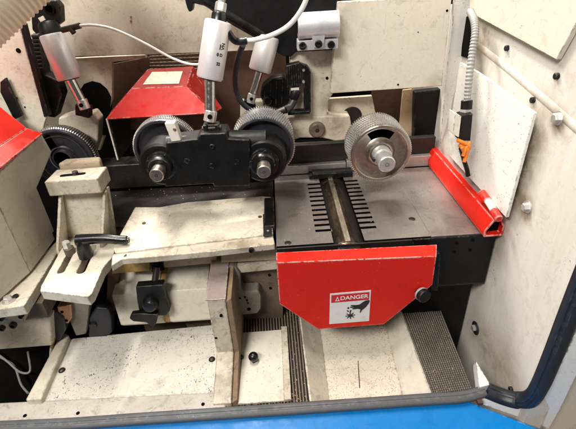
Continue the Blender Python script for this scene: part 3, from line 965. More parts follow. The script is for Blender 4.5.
# left cylinder, leaning
c1t, c1m, c1p = PY(52, 34, .80), PY(70, 79, .79), PY(84, 106, .785)
cy1, b1, ax1 = air_cylinder(c1t, c1m, c1p, .0220, .0085, 'silver leaning air cylinder at upper left below the ribbed duct', 'aluminium')
B().lathe([(0, .020), (.014, .020), (.017, .016), (.0190, -.001), (0, -.001)], c1t, -ax1, 28).done('end_cap', 'black', cy1)
B().tube([PY(62, 30, .785), PY(70, 28, .782), PY(80, 25.5, .78)], .0048, 12, 4).done('elbow_fitting', 'steel_dark', cy1)
B().tube([PY(70, 28, .78), PY(74, 33, .778)], .0045, 12, 0).done('valve_stem', 'steel_dark', cy1)
o = B().tube([PY(78, 26, .78), PY(92, 25, .78), PY(110, 28, .785), PY(130, 36, .79), PY(150, 46, .80), PY(172, 58, .81), PY(190, 64, .80), PY(206, 64, .75)], .0022, 12).done('air_hose', 'hose_white')
tag(o, 'thin pale air hose sagging from the left cylinder across the rear wall', 'air hose')
# clevis plate for the left cylinder
lk = slab_y([(31, 18), (36, 8), (44, 1), (55, 0), (60, 6), (61, 22), (56, 26), (48, 27), (36, 34), (32, 30)], .81, .02).done('pivot_bracket', 'black', bevel=.002)
tag(lk, 'black pivot bracket holding the top of the leaning silver cylinder', 'bracket')
q = PY(50, 9, .81)
B().lathe([(.009, 0), (.0085, -.004), (.006, -.004), (.0055, .0), (0, .0)], q, (0, 1, 0), 20).done('pivot_boss', 'void', lk)
B().obox(PY(42, 19, .808), (.0045, 0, .0015), (0, .002, 0), (-.001, 0, .0035)).done('white_tag', 'white_plastic', lk, bevel=.0006)
arm = slab_y([(31, 34), (38, 33), (44, 74), (57, 80), (62, 95), (55, 118), (42, 116), (36, 90), (23, 88), (22, 76), (35, 73)], .83, .03).done('swing_arm', 'black', bevel=.003, seg=3)
tag(arm, 'black cast swing arm behind the leaning silver cylinder', 'arm')
for i in range(9):
    q = PY(35.5 + i * .55, 36 + i * 4.0, .829)
    B().cyl(q - V((.006, 0, 0)), q + V((.006, 0, -.0006)), .0035, n=12).done('spring_coil', 'steel_dark', arm)
# clevis of the left cylinder
o = B().obox(PY(84, 110, .79), (.012, 0, -.004), (0, .010, 0), (.003, 0, .010)).done('rod_clevis', 'black', bevel=.002)
tag(o, 'small black clevis gripping the rod of the leaning silver cylinder', 'clevis')
o = slab_y([(58, 118), (74, 113), (80, 116), (93, 112), (99, 120), (98, 140), (92, 160), (58, 160)], .815, .03).done('cast_housing', 'cream_dirty', bevel=.004, seg=3)
tag(o, 'grimy cream casting under the clevis of the leaning silver cylinder', 'casting')

# right rear cylinder
c3t, c3m, c3p = PY(268.5, 36, .80), PY(259.5, 71, .79), PY(251, 100, .785)
cy3, b3, ax3 = air_cylinder(c3t, c3m, c3p, .0205, .0072, 'short silver air cylinder leaning left under the black gantry plate', 'aluminium_white')
o = B().obox(PY(250, 103, .79), (.008, 0, .002), (0, .010, 0), (-.003, 0, .010)).done('rod_clevis', 'black', bevel=.002)
tag(o, 'small black clevis under the rod of the short silver cylinder', 'clevis')
# loop of black hose below it
o = B().tube([PY(243, 45, .70), PY(238, 58, .72), PY(235, 74, .75), PY(236, 90, .77), PY(243, 104, .765), PY(256, 112, .76), (PY(272, 114, .76)), PY(283, 111, .765)], .0048, 12).done('air_hose', 'rubber_dark')
tag(o, 'black hose looping from the centre cylinder down to the square connector', 'air hose')
B().cyl(PY(276, 113, .762), PY(285, 109.5, .765), .0068, n=14).done('ferrule', 'steel_dark', o)

# ------------------------------------------------------------------ rear panels and gantry
YB = .90
o = struct(B().prism([PY(-60, -18, YB), PY(262, -18, YB), PY(262, 50, YB), PY(150, 54.5, YB), PY(60, 57, YB), PY(-60, 60, YB)], (0, .012, 0)).done('rear_upper_panel', 'cream_rear', bevel=.001))
for px, py in ((131, 17), (131, 21), (44, 30)):
    q = PY(px, py, YB)
    B().cyl(q, q - V((0, .0012, 0)), .002, n=10).done('screw', 'copper', o)
o = struct(slab_y([(40, 60), (145, 55), (146, 58), (112, 62), (112, 100), (108, 110), (105, 135), (100, 150), (40, 150)], .915, .012).done('rear_lower_panel', 'cream_rear'))
op = slab_y([(80, 90), (84, 84), (92, 81), (100, 83), (107, 89), (111, 97), (110, 108), (110, 135), (80, 135)], .9135, .001).done('arched_opening', 'void', o)
o = struct(slab_y([(112, 64), (150, 57), (150, 100), (112, 112)], .955, .004).done('inner_box', 'rust'))
o = struct(slab_y([(140, 52), (285, 44), (290, 130), (130, 130)], .975, .006).done('rust_panel', 'rust'))
# grille of crossed wires behind the red hood
gl = thing('wire_grille', PY(180, 66, .935), 'brown wire grille behind the red hood and the centre cylinder', 'grille')
a0, a1, b0, b1 = PY(150, 53, .935), PY(206, 49, .935), PY(150, 72, .935), PY(206, 72, .935)
for i in range(14):
    t = i / 13
    B().cyl(a0.lerp(a1, t) + V((-.01, 0, 0)), b0.lerp(b1, t) + V((.012, 0, 0)), .0012, n=6).done('wire', 'brown_oily', gl)
for i in range(7):
    t = i / 6
    B().cyl(a0.lerp(b0, t) + V((0, -.001, 0)), a1.lerp(b1, t) + V((0, -.001, 0)), .0012, n=6).done('wire', 'tan_strip', gl)

# cream side panel at upper left
lp = slab_y([(-60, 20), (14, 20), (20, 28), (36, 86), (46, 118), (40, 140), (-60, 140)], .805, .006).done('side_panel', 'cream', bevel=.001)
tag(lp, 'cream side panel with a round black hole below the ribbed duct', 'panel')
q = PY(18.5, 50.5, .805)
B().cyl(q, q - V((0, .001, 0)), .0042, n=16).done('hole', 'void', lp)
for px, py in ((25, 107), (17, 98)):
    q = PY(px, py, .805)
    B().cyl(q, q - V((0, .001, 0)), .0016, n=10).done('screw_hole', 'void', lp)
o = slab_y([(20, 26), (24, 24), (40, 84), (49, 116), (44, 117), (36, 86)], .802, .012).done('edge_trim', 'black', lp)
o = slab_y([(0, 82), (5, 78), (22, 116), (14, 120), (0, 92)], .792, .008).done('black_strut', 'black', bevel=.001)
tag(o, 'black strut slanting down behind the red cover at left', 'strut')

# ribbed duct
d0, d1 = PY(62, -52, .70), PY(-50, 52, .60)
off = (PY(5, -2, .65) - PY(22, 22, .65))
o = B().tube([(d0 + off).lerp(d1 + off, i / 240) for i in range(241)], .063, 64, 0, rib=.0023, ribw=9).done('duct_hose', 'duct', angle=80)
tag(o, 'cream ribbed extraction duct in the upper left corner', 'duct')

# black gantry plate
gnt = slab_y([(184, -3), (187, 8), (189, 12), (192, 11), (193, 3), (205, 6), (232, 25), (262, 42), (283, 56), (291, 57), (296, 52), (338, 50), (338, -16), (184, -12)], .795, .025).done('gantry_plate', 'black_plate', bevel=.002)
tag(gnt, 'black gantry plate with slanted lower edge at the top centre', 'plate')
B().tube([PY(204, 1, .792), PY(234, 17, .792), PY(268, 38, .792)], .0065, 14, 0).done('edge_bar', 'black_shiny', gnt)

# cream panel upper right
pn = slab_y([(338, 2), (452, -4), (442, 86), (330, 93.5)], .782, .02).done('upper_cover', 'cream_clean', bevel=.0012)
tag(pn, 'large smooth cream panel above the bare-shaft feed roller', 'panel')
for px, py, r in ((447, 10.5, .002), (398, 84.5, .0018), (418, 32, .001)):
    q = PY(px, py, .782)
    B().cyl(q, q - V((0, .001, 0)), r, n=12).done('hole', 'void', pn)
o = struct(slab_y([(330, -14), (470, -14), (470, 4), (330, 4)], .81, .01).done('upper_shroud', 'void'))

# cream bracket with connector and big bolt
br = thing('roller_bracket', PY(315, 140, .81), 'cream cast bracket with a large round bolt between the two right feed rollers', 'bracket')
B().prism([PY(a, b, .806) for a, b in ((290, 50), (334, 47), (333, 94), (328, 101), (327, 118), (290, 118))], (0, .03, 0)).done('upper_plate', 'cream', br, bevel=.002)
B().prism([PY(a, b, .798) for a, b in ((276, 117), (350, 116), (352, 128), (349, 140), (335, 141), (322, 138), (300, 138), (276, 146))], (0, .04, 0)).done('lower_beam', 'cream_rear', br, bevel=.003, seg=3)
q = PY(317, 129.5, .798)
B().lathe([(.004, -.006), (.0125, -.008), (.0150, -.006), (.0165, 0), (.0165, .01)], q, (0, 1, 0), 36).done('pivot_bolt', 'brown_oily', br)
B().lathe([(0, -.0065), (.0042, -.0065)], q, (0, 1, 0), 16).done('bolt_centre', 'steel_dark', br)
q = PY(327, 78, .806)
B().cyl(q, q - V((0, .001, 0)), .0028, n=12).done('hole', 'void', br)
B().lathe([(0, 0), (.02, 0), (.022, .004), (.022, .03)], PY(352, 117, .83), (0, 1, 0), 28).done('rear_hub', 'steel_dark', br)
B().prism([PY(a, b, .832) for a, b in ((328, 99), (372, 96), (376, 116), (328, 116))], (0, .01, 0)).done('rear_plate', 'cream_rear', br)

# square black connector
cn = thing('square_connector', PY(298, 115, .78), 'black ridged square connector on the cream bracket', 'connector')
B().prism([PY(a, b, .780) for a, b in ((285.5, 66), (300, 62.5), (302, 86), (287, 88))], (0, .02, 0)).done('housing', 'black', cn, bevel=.0015)
for i in range(6):
    p0_, p1_ = PY(287 + i * 2.2, 66.2 - i * .5, .7795), PY(288 + i * 2.2, 86.5 - i * .3, .7795)
    B().cyl(p0_, p1_, .0009, n=8).done('rib', 'black', cn)
B().prism([PY(a, b, .786) for a, b in ((300, 63), (308, 66), (311, 72), (311, 112), (309, 114), (304, 114), (304, 86))], (0, .015, 0)).done('back_plate', 'black_shiny', cn, bevel=.0015)
for py in (70, 81.5):
    q = PY(303.5, py, .7795)
    B().lathe([(0, -.003), (.0022, -.003), (.0026, 0)], q, (0, 1, 0), 14).done('screw', 'steel_bright', cn)
B().prism([PY(a, b, .782) for a, b in ((291, 88), (299, 87.5), (299, 90), (291, 90.5))], (0, .012, 0)).done('white_collar', 'white_plastic', cn)
B().lathe([(0, 0), (.0085, 0), (.0095, .004), (.0080, .016), (.006, .018)], PY(296, 90.5, .788), (PY(293, 100, .785) - PY(296, 90.5, .788)), 18).done('gland', 'black', cn)
B().tube([PY(294, 100, .785), PY(290, 107, .78), PY(285, 110, .772)], .0070, 14, 5).done('boot', 'rubber_dark', cn)
B().box(PY(288, 115.5, .775).to_tuple(), (PY(288, 115.5, .775) + V((.042, .02, .006))).to_tuple()).done('foot', 'black', cn, bevel=.001)
# grey dark cast hub behind hose
o = slab_y([(262, 86), (272, 78), (284, 76), (289, 84), (289, 104), (280, 110), (266, 106), (260, 98)], .812, .03).done('motor_housing', 'black', bevel=.006, seg=4)
tag(o, 'rounded black motor housing behind the looping black hose', 'motor')
for i in range(4):
    B().cyl(PY(265 + i * 6, 84 - i * 1.5, .811), PY(264 + i * 6, 105 - i * .5, .811), .0016, n=8).done('fin', 'black', o)
B().lathe([(0, -.008), (.007, -.008), (.009, -.004), (.011, .002)], PY(268, 100, .812), (0, 1, 0), 18).done('end_plug', 'black_shiny', o)
o = slab_y([(240, 101), (286, 100), (288, 128), (240, 130)], .835, .02).done('rear_casting', 'cream_rear', bevel=.004)
tag(o, 'grimy cream casting behind the roller at the right of the carrier', 'casting')

# silver shaft clamp
sk_ = thing('shaft_clamp', PY(317, 52, .775), 'silver half-round shaft clamp with three socket bolts at the top centre', 'clamp')
c0, c1 = PY(297.5, 26, .765), PY(338.5, 23.5, .765)
axc = (c1 - c0)
rcl = .0205
B().lathe([(.012, 0), (rcl - .001, 0), (rcl, .001), (rcl, axc.length - .001), (rcl - .001, axc.length), (.012, axc.length)], c0, axc, 40).done('barrel', 'aluminium', sk_)
B().lathe([(.0122, -.0005), (.0122, axc.length + .0005)], c0, axc, 30).done('bore', 'void', sk_)
fz = [PY(a, b, .756) for a, b in ((297.5, 41), (338, 38.5), (338, 48.5), (297.5, 51))]
B().prism(fz, (0, .030, 0)).done('flange', 'aluminium', sk_, bevel=.001)
B().prism([PY(a, b, .751) for a, b in ((311, 32), (326, 31), (323, 47.5), (314, 48))], (0, .02, 0)).done('rib', 'aluminium', sk_, bevel=.0015)
for px, py, yy in ((302.5, 45.7, .756), (318.5, 43.7, .751), (331, 44.5, .756)):
    socket_bolt(PY(px, py, yy), (0, -1, 0), .0064, .0045, 'bolt', 'black_shiny', sk_)

# right column, cardboard, black box behind the table
cl = thing('corner_post', PY(450, 160, .84), 'speckled cream corner post with flexible conduit at the right rear', 'post')
B().prism([PY(460, -40, .80), PY(480, -40, .80), PY(477, 12, .80), PY(470, 55, .80), PY(458, 150, .84), PY(440, 150, .84), PY(445, 86, .80)], (0, .012, 0)).done('post', 'white_plate', cl, bevel=.001)
o = struct(slab_x([(464, 18), (471, 14), (473, 60), (461, 56)], XW - .0030, .001).done('dark_recess', 'void', None))
o = slab_y([(372, 90), (402, 88), (398, 165), (368, 167)], .93, .006).done('rust_sheet', 'ochre')
o.data.materials[0] = M['rust']
tag(o, 'brown sheet seen in the gap behind the bare-shaft feed roller', 'sheet')
o = slab_y([(403, 90), (412, 89), (415, 92), (413, 132), (402, 140), (398, 140)], .905, .006).done('cardboard_strip', 'cardboard', bevel=.001)
tag(o, 'light brown cardboard strip standing behind the bare-shaft feed roller', 'strip')
o = slab_y([(415, 92), (441, 89), (444, 93), (440, 155), (413, 158)], .88, .02).done('black_box', 'black_plate', bevel=.003)
tag(o, 'black box behind the table beside the speckled corner post', 'box')
o = slab_y([(285, 146), (440, 138), (440, 165), (285, 172)], .87, .02).done('rear_beam', 'brown_oily', bevel=.003)
tag(o, 'dark oily beam behind the bright fence strip', 'beam')

# flexible conduit, switch, orange cable
XS = .306
P = smooth_path([PX(470, 11, XS + .020), PX(474, 20, XS + .012), PX(475, 34, XS + .008), PX(472, 55, XS + .004), PX(469, 80, XS), PX(467, 104, XS)], 40)
o = B().tube(P, .0050, 16, 0, rib=.0011, ribw=6).done('flexible_conduit', 'hose_grey', angle=80)
tag(o, 'grey ribbed flexible conduit running down to the black switch', 'conduit')
sw = thing('limit_switch', PX(464, 142, XS), 'black and white limit switch at the end of the grey conduit', 'switch')
ys_ = PX(466, 125, XS).y
B().cyl(PX(467, 100, XS), PX(466, 113, XS), .0090, n=20, ch=.001).done('gland', 'black', sw)
B().cyl(PX(466.4, 109, XS), PX(466, 113.5, XS), .0102, n=6).done('gland_nut', 'hose_grey', sw)
B().prism([PY(a, b, ys_ - .010) for a, b in ((461.5, 116), (473, 113.5), (470.5, 141), (459.5, 141))], (0, .022, 0)).done('body', 'black', sw, bevel=.0012)
B().prism([PY(a, b, ys_ - .011) for a, b in ((455, 113), (461.5, 116.5), (459, 138), (453, 134))], (-.001, .022, 0)).done('white_side', 'white_plastic', sw, bevel=.001)
yo = ys_ - .014
oc = B()
oc.tube([PY(457, 140, yo), PY(464, 143, yo - .002), PY(469, 147, yo - .003), PY(465, 152, yo - .003), PY(462, 147, yo - .005)], .0032, 10)
oc.tube([PY(459, 145, yo), PY(467, 149, yo - .004), PY(466, 156, yo - .004), PY(464, 162, yo - .006)], .0032, 10)
oc.tube([PY(470, 142, yo), PY(466, 148, yo - .004), PY(463, 156, yo - .006)], .0030, 10)
o = oc.done('cable_loop', 'orange')
tag(o, 'bundle of bright orange cable tied under the black and white switch', 'cable')
o = B().tube([PY(461, 148, yo + .004), PY(464, 160, yo + .004), PY(467, 170, yo + .002), PY(468, 176, yo)], .0040, 12).done('switch_plunger', 'black')
tag(o, 'black plunger rod leading from the switch down behind the red rail', 'rod')

# ------------------------------------------------------------------ red rail along the right edge of the table
rl = thing('red_rail', (.33, .70, 0), 'red channel rail with an open end lying along the right edge of the table', 'rail')
yA, yB = .540, .845
xs = .3335
prof = [(-.0190, .0025), (-.0205, .014), (-.009, .034), (.002, .035), (.0105, .022), (.0105, .0025)]
inn = [(-.0160, .0055), (-.0172, .0135), (-.0075, .0305), (.001, .0315), (.008, .0205), (.008, .0055)]
b = B()
ro = []
for pr, y in ((prof, yA), (prof, yB), (inn, yB), (inn, yA)):
    ro.append([b.bm.verts.new((xs + a, y, c)) for a, c in pr])
for i in range(4):
    A, C = ro[i], ro[(i + 1) % 4]
    for k in range(6):
        j = (k + 1) % 6
        b.bm.faces.new((A[k], C[k], C[j], A[j]))
b.done('channel', 'red', rl, bevel=.0008)
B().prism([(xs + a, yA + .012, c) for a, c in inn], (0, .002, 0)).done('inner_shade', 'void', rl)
hc = PX(497, 205, XW - .016)
hx = XW - .019
B().cyl((hx, .550, .046), (hx, .530, .042), .0062, n=20, ch=.001).done('handle_bar', 'red', rl)
B().cyl((hx, .596, .053), (hx, .572, .050), .0062, n=20, ch=.001).done('handle_bar', 'red', rl)
B().cyl((hx, .572, .050), (hx, .550, .046), .0055, n=20).done('white_sleeve', 'white_plastic', rl)

# ------------------------------------------------------------------ red hood over the left roller
rh = thing('red_hood', PY(155, 120, .78), 'red hood with sloping faces and a worn paper label behind the carrier', 'hood')
A = [PY(106, 119, .775), PY(213, 113, .775)]
T = [PY(131, 88.5, .83), PY(187, 86, .83)]
K = [PY(148, 69, .885), PY(193, 66, .885)]
R2, R3 = PY(222, 108, .86), PY(198, 72, .90)
B().loft([A[0], A[1], T[1], T[0]], [p + V((0, .003, -.003)) for p in (A[0], A[1], T[1], T[0])]).done('front_face', 'red_hood', rh, bevel=.001)
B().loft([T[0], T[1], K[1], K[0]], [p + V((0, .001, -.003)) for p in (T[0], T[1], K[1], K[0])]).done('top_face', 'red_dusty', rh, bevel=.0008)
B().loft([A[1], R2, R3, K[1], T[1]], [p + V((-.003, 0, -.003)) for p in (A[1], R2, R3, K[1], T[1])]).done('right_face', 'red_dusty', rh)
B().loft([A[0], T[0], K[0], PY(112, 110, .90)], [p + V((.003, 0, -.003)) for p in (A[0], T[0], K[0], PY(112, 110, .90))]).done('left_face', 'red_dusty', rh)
B().prism([A[0] + V((.001, .004, -.001)), PY(117, 160, .775) + V((.001, .004, 0)), PY(117, 160, .775) + V((.004, .004, 0)), A[0] + V((.005, .004, -.001))], (0, .10, 0)).done('skirt', 'black', rh)
B().prism([A[0] + V((-.0005, .0, 0)), PY(117, 160, .775), PY(117, 160, .775) + V((.0025, 0, 0)), A[0] + V((.002, 0, 0))], (0, .003, 0)).done('skirt_edge', 'white_plastic', rh)
n_ = (T[1] - T[0]).cross(K[0] - T[0]).normalized()
if n_.z < 0:
    n_ = -n_


def on_top(u, v):
    return T[0].lerp(T[1], u).lerp(K[0].lerp(K[1], u), v) + n_ * .0006


lb = B().prism([on_top(u, v) for u, v in ((.17, .16), (.84, .12), (.82, .74), (.16, .80))], n_ * .0005).done('paper_label', 'paper', rh)

# ------------------------------------------------------------------ left housing with red cover
XB = -.435
hs = thing('left_housing', (-.46, .57, -.03), 'cream sheet-metal housing at the left edge under the red sloping cover', 'housing')
zb = -.030
c1_, c2_, c3_ = PZ(31, 272, zb), PZ(0, 300, zb), PZ(-50, 340, zb)
XB = c1_.x
top_z = PX(30, 143, XB).z
ca_, cb_ = PX(42.5, 134, XB), PX(-40, 201, XB)


def cover_z(y):
    return ca_.z + (cb_.z - ca_.z) * (y - ca_.y) / (cb_.y - ca_.y) - .006


face_ = [PX(42, 134, XB), PX(52, 152, XB), PX(37, 188, XB), PX(57, 237, XB), c1_, V((XB, c1_.y, cover_z(c1_.y)))]
B().prism(face_, (-.05, 0, 0)).done('right_face', 'cream_clean', hs, bevel=.002)
fb_ = [c1_ + V((0, -.0005, 0)), c2_, c3_, c3_ + V((-.1, 0, 0)), V((XB - .052, c1_.y - .001, zb))]
B().loft(fb_, [V((p.x, p.y, cover_z(p.y))) for p in fb_]).done('front_face', 'cream_clean', hs, bevel=.002)
rc_ = [PX(43, 131, XB + .003), PX(-30, 185, XB + .003)]
cvr = thing('red_cover', PX(0, 172, XB), 'red sloping cover at the left edge on top of the cream housing', 'cover')
s0, s1 = PX(42.5, 133, XB + .004), PX(-40, 200, XB + .004)
h0, h1 = PX(27, 128, XB - .02), PX(-40, 172, XB - .02)
k0, k1 = PX(27, 126, XB - .022) + V((-.04, .01, .036)), PX(-40, 172, XB - .022) + V((-.04, .01, .040))
B().loft([s0, s1, h1, h0], [p + V((0, 0, -.003)) for p in (s0, s1, h1, h0)]).done('lower_flange', 'red', cvr, bevel=.001)
B().loft([h0, h1, k1, k0], [p + V((-.002, 0, -.003)) for p in (h0, h1, k1, k0)]).done('sloped_face', 'red', cvr, bevel=.001)
B().loft([k0, k1, k1 + V((-.1, 0, .03)), k0 + V((-.1, .0, .03))], [p + V((0, 0, -.003)) for p in (k0, k1, k1 + V((-.1, 0, .03)), k0 + V((-.1, .0, .03)))]).done('top_face', 'red', cvr, bevel=.001)

# base rail left of the slotted bracket
zr = -.034
br_ = B().prism([PZ(56, 241, zr), PZ(64, 242, zr), PZ(24, 306, zr), PZ(-20, 312, zr), PZ(-30, 325, zr), PZ(-30, 300, zr), PZ(0, 297, zr)], (0, 0, -.018)).done('base_rail', 'cream', bevel=.0015)
tag(br_, 'cream base rail with a shiny bolt running under the left housing', 'rail')
hexbolt(PZ(9, 301, zr), (0, 0, 1), .0062, .007, 'bolt', 'steel_bright', br_, 6, .0095)
B().cyl(PZ(16, 297, zr), PZ(16, 297, zr) + V((0, 0, .003)), .0045, n=14).done('rubber_plug', 'black', br_)
sup = B().prism([PZ(62, 244, zr - .02), PZ(76, 246, zr - .02), PZ(42, 303, zr - .02), PZ(24, 304, zr - .02)], (0, 0, -.03)).done('slide_bar', 'brown_oily', bevel=.001)
tag(sup, 'oily brown slide bar between base rail and slotted bracket', 'bar')
# bolt row block under rail
bk = slab_y([(-30, 312), (22, 307), (24, 322), (-30, 330)], .535, .02).done('bolt_block', 'cream_dirty', bevel=.001)
tag(bk, 'dirty cream block with a row of dark bolts at the left edge', 'block')
for px, py, r in ((2, 317, .005), (14, 324, .006), (3, 327, .005), (22, 315, .004)):
    socket_bolt(PY(px, py, .535), (0, -1, 0), r, .006, 'bolt', 'steel_dark', bk)

# slotted bracket with clamp lever
zs = -.012
sb = thing('slotted_bracket', PZ(80, 280, zs - .03), 'cream slotted bracket with ribs and a black clamp lever at left', 'bracket')


def slot_plate(outline, slots, z, t):
    """plate with stadium slots, holes cut by bridging"""
    b = B()
    ov = [V((p.x, p.y, z)) for p in outline]
    loops = [ov] + slots
    edges = []
    for lp_ in loops:
        vs = [b.bm.verts.new(p) for p in lp_]
        for i in range(len(vs)):
            edges.append(b.bm.edges.new((vs[i], vs[(i + 1) % len(vs)])))
    r = bmesh.ops.triangle_fill(b.bm, use_beauty=True, use_dissolve=False, edges=edges)
    fs = [f for f in b.bm.faces]
    ex = bmesh.ops.extrude_face_region(b.bm, geom=fs)
    bmesh.ops.translate(b.bm, verts=[g for g in ex['geom'] if isinstance(g, bmesh.types.BMVert)], vec=(0, 0, -t))
    return b


def stadium(p, q, r, z, n=8):
    p, q = V((p.x, p.y, z)), V((q.x, q.y, z))
    d = (q - p).normalized()
    s_ = V((-d.y, d.x, 0))
    out = []
    for k in range(n + 1):
        a = math.pi * k / n
        out.append(q + s_ * math.cos(a) * r + d * math.sin(a) * r)
    for k in range(n + 1):
        a = math.pi * k / n
        out.append(p - s_ * math.cos(a) * r - d * math.sin(a) * r)
    return out


outl = [PZ(a, b, zs) for a, b in ((40, 291), (41, 286), (67, 238), (118, 236), (113, 256), (103, 268), (92, 293), (88, 297))]
slots = [stadium(PZ(72, 250, zs), PZ(61, 271, zs), .0055, zs), stadium(PZ(92, 247, zs), PZ(81, 271, zs), .0065, zs)]
slot_plate(outl, slots, zs, .017).done('slotted_plate', 'cream', sb, bevel=.0012)
B().prism([PZ(70, 240, zs - .03), PZ(112, 238, zs - .03), PZ(90, 290, zs - .03), PZ(48, 288, zs - .03)], (0, 0, -.006)).done('under_plate', 'brown_oily', sb)
# upright web with two ribs, and the head block with its slot
yw = .640
B().prism([PY(a, b, yw) for a, b in ((63, 192), (108, 188), (116, 238), (66, 242))], (0, .008, 0)).done('web', 'cream', sb, bevel=.001)
for xa, xb in (((60, 194), (66, 244)), ((104, 190), (108, 241))):
    p0_, p1_ = PY(*xa, yw - .002), PY(*xb, yw - .002)
    f1 = p1_ + V((0, -.035, 0))
    B().prism([p0_, p0_ + V((0, -.007, 0)), f1 + V((0, 0, .012)), f1, p1_], (.0055, 0, 0)).done('rib', 'cream', sb, bevel=.001)
hd = B()
ha = [PY(a, b, .622) for a, b in ((44, 181), (95, 177), (98, 190), (46, 196))]
zt_ = ha[0].z
hb_ = [(46, 182), (52, 172), (88, 166), (100, 170), (98, 179)]
blk = B().prism([V((ha[0].x, .620, zt_ - .028)), V((ha[1].x + .004, .620, zt_ - .028)), V((ha[1].x + .004, .668, zt_ - .028)), V((ha[0].x, .668, zt_ - .028))], (0, 0, .027)).done('head_block', 'cream_dirty', sb, bevel=.0025, seg=3)
zc = zt_ - .001
sl = stadium(V((ha[0].x + .022, .640, zc)), V((ha[0].x + .055, .643, zc)), .0042, zc)
B().prism(sl, (0, 0, .0006)).done('slot', 'void', sb)
hexbolt(V((ha[0].x + .043, .642, zc)), (0, 0, 1), .0052, .006, 'bolt', 'steel_dark', sb)
B().prism([V((ha[0].x + .004, .669, zc - .020)), V((ha[1].x - .006, .669, zc - .020)), V((ha[1].x - .012, .690, zc - .020)), V((ha[0].x + .010, .690, zc - .020))], (0, 0, .030)).done('rear_step', 'tan_strip', sb, bevel=.004, seg=3)
# stud and nut in the first slot, clamp lever in the second
q = PZ(70.5, 253, zs)
stn = thing('clamp_lever', PZ(84, 255, zs), 'black ratchet clamp lever standing in the slot of the cream bracket', 'lever')
B().cyl(q + V((0, 0, -.004)), q + V((0, 0, .012)), .0085, n=18, ch=.001).done('washer', 'brown_oily', sb)
hexbolt(q + V((-.001, 0, .012)), (0, 0, 1), .0068, .012, 'nut', 'steel_bright', sb)
q = PZ(86, 257, zs)
hub = B().lathe([(0, 0), (.011, 0), (.0115, .012), (.0098, .024), (.0098, .036), (.0075, .041), (0, .042)], q + V((.0, 0, .0005)), (.10, .02, 1), 24).done('hub', 'black_shiny', stn)
top_ = q + V((.003, .0, .034))
e = PY(129, 240, top_.y - .002)
dirn = (e - top_)
Pp = [top_ - dirn * .10, top_ + dirn * .15 + V((0, 0, .002)), top_ + dirn * .5 + V((0, 0, .003)), top_ + dirn * .85, e]
rings = []
b = B()
PP = smooth_path(Pp, 6)
for i, p in enumerate(PP):
    t = i / (len(PP) - 1)
    rr = .0100 * (1 - t) + .0072 * t
    if t > .93:
        rr *= .72
    u, v, w_ = frame(dirn)
    rings.append([b.bm.verts.new(p + (u * math.cos(2 * math.pi * k / 16) * rr * .9 + v * math.sin(2 * math.pi * k / 16) * rr)) for k in range(16)])
for A_, C_ in zip(rings, rings[1:]):
    for k in range(16):
        b.bm.faces.new((A_[k], C_[k], C_[(k + 1) % 16], A_[(k + 1) % 16]))
b.bm.faces.new(rings[0])
b.bm.faces.new(rings[-1][::-1])
b.done('handle', 'black_shiny', stn)

# ------------------------------------------------------------------ cream shelf
ZS = .008
sh = thing('shelf_plate', (-.16, .60, ZS - .03), 'long cream shelf plate with a worn front edge below the black carrier', 'shelf')
sp = [(135, 207), (160, 207), (188, 202), (262, 196), (271, 197), (273, 234), (115, 253), (113, 247)]
B().prism([PZ(a, b, ZS) for a, b in sp], (0, 0, -.010)).done('plate', 'cream', sh, bevel=.0012)
B().prism([PZ(a, b, ZS - .003) for a, b in ((112, 253.8), (273, 234.8), (275, 244), (214, 251), (150, 257), (122, 259), (111, 266))], (0, 0, -.012)).done('front_edge', 'cream_dirty', sh, bevel=.002)
for px, py in ((144, 223.5), (260, 217)):
    B().cyl(PZ(px, py, ZS), PZ(px, py, ZS) + V((0, 0, .0012)), .0034, n=14).done('screw', 'rust', sh)
B().prism([PZ(a, b, ZS + .0006) for a, b in ((263, 215), (271.5, 214), (272, 236), (263.5, 237))], (0, 0, .002)).done('hinge_leaf', 'steel_dark', sh, bevel=.0004)
for px, py in ((267.5, 219), (268, 231)):
    B().cyl(PZ(px, py, ZS + .0026), PZ(px, py, ZS + .0026) + V((0, 0, .001)), .002, n=10).done('rivet', 'steel_bright', sh)
for px, py in ((127, 256), (251.5, 248.5)):
    q = PY(px, py, .556)
    socket_bolt(q, (0, -1, .1), .0044, .008, 'bolt', 'black', sh)
# strips below the shelf
o = slab_y([(112, 261), (150, 258), (150, 271), (112, 274)], .597, .006).done('strip_block', 'ochre', bevel=.001)
tag(o, 'ochre block under the left end of the cream shelf', 'block')
o = slab_y([(163, 256), (217, 252), (217, 263), (163, 268)], .596, .006).done('strip_block', 'tan_strip', bevel=.001)
tag(o, 'tan strip under the middle of the cream shelf', 'strip')
o = slab_y([(221, 251.5), (278, 247), (278, 260), (221, 263)], .586, .008).done('strip_block', 'tan_strip', bevel=.001)
tag(o, 'tan strip under the right end of the cream shelf', 'strip')

# cream box under the shelf with black star clamp
bx = thing('motor_box', (-.22, .59, -.19), 'cream rounded box below the shelf fitted with a black clamp knob', 'box')
p_tb, p_tf, p_b = PY(160, 268, .628), PY(160, 294, .574), PY(160, 328, .568)
xa, xb_, xc = PY(113, 300, .575).x, PY(163, 300, .575).x, PY(208, 292, .575).x


def boxpoly(x):
    return [(x, p_tb.y + .03, p_tb.z), (x, p_tb.y, p_tb.z), (x, p_tf.y + .003, p_tf.z + .003), (x, p_tf.y, p_tf.z - .004), (x, p_b.y + .002, p_b.z + .012), (x, p_b.y + .012, p_b.z), (x, p_tb.y + .03, p_b.z)]


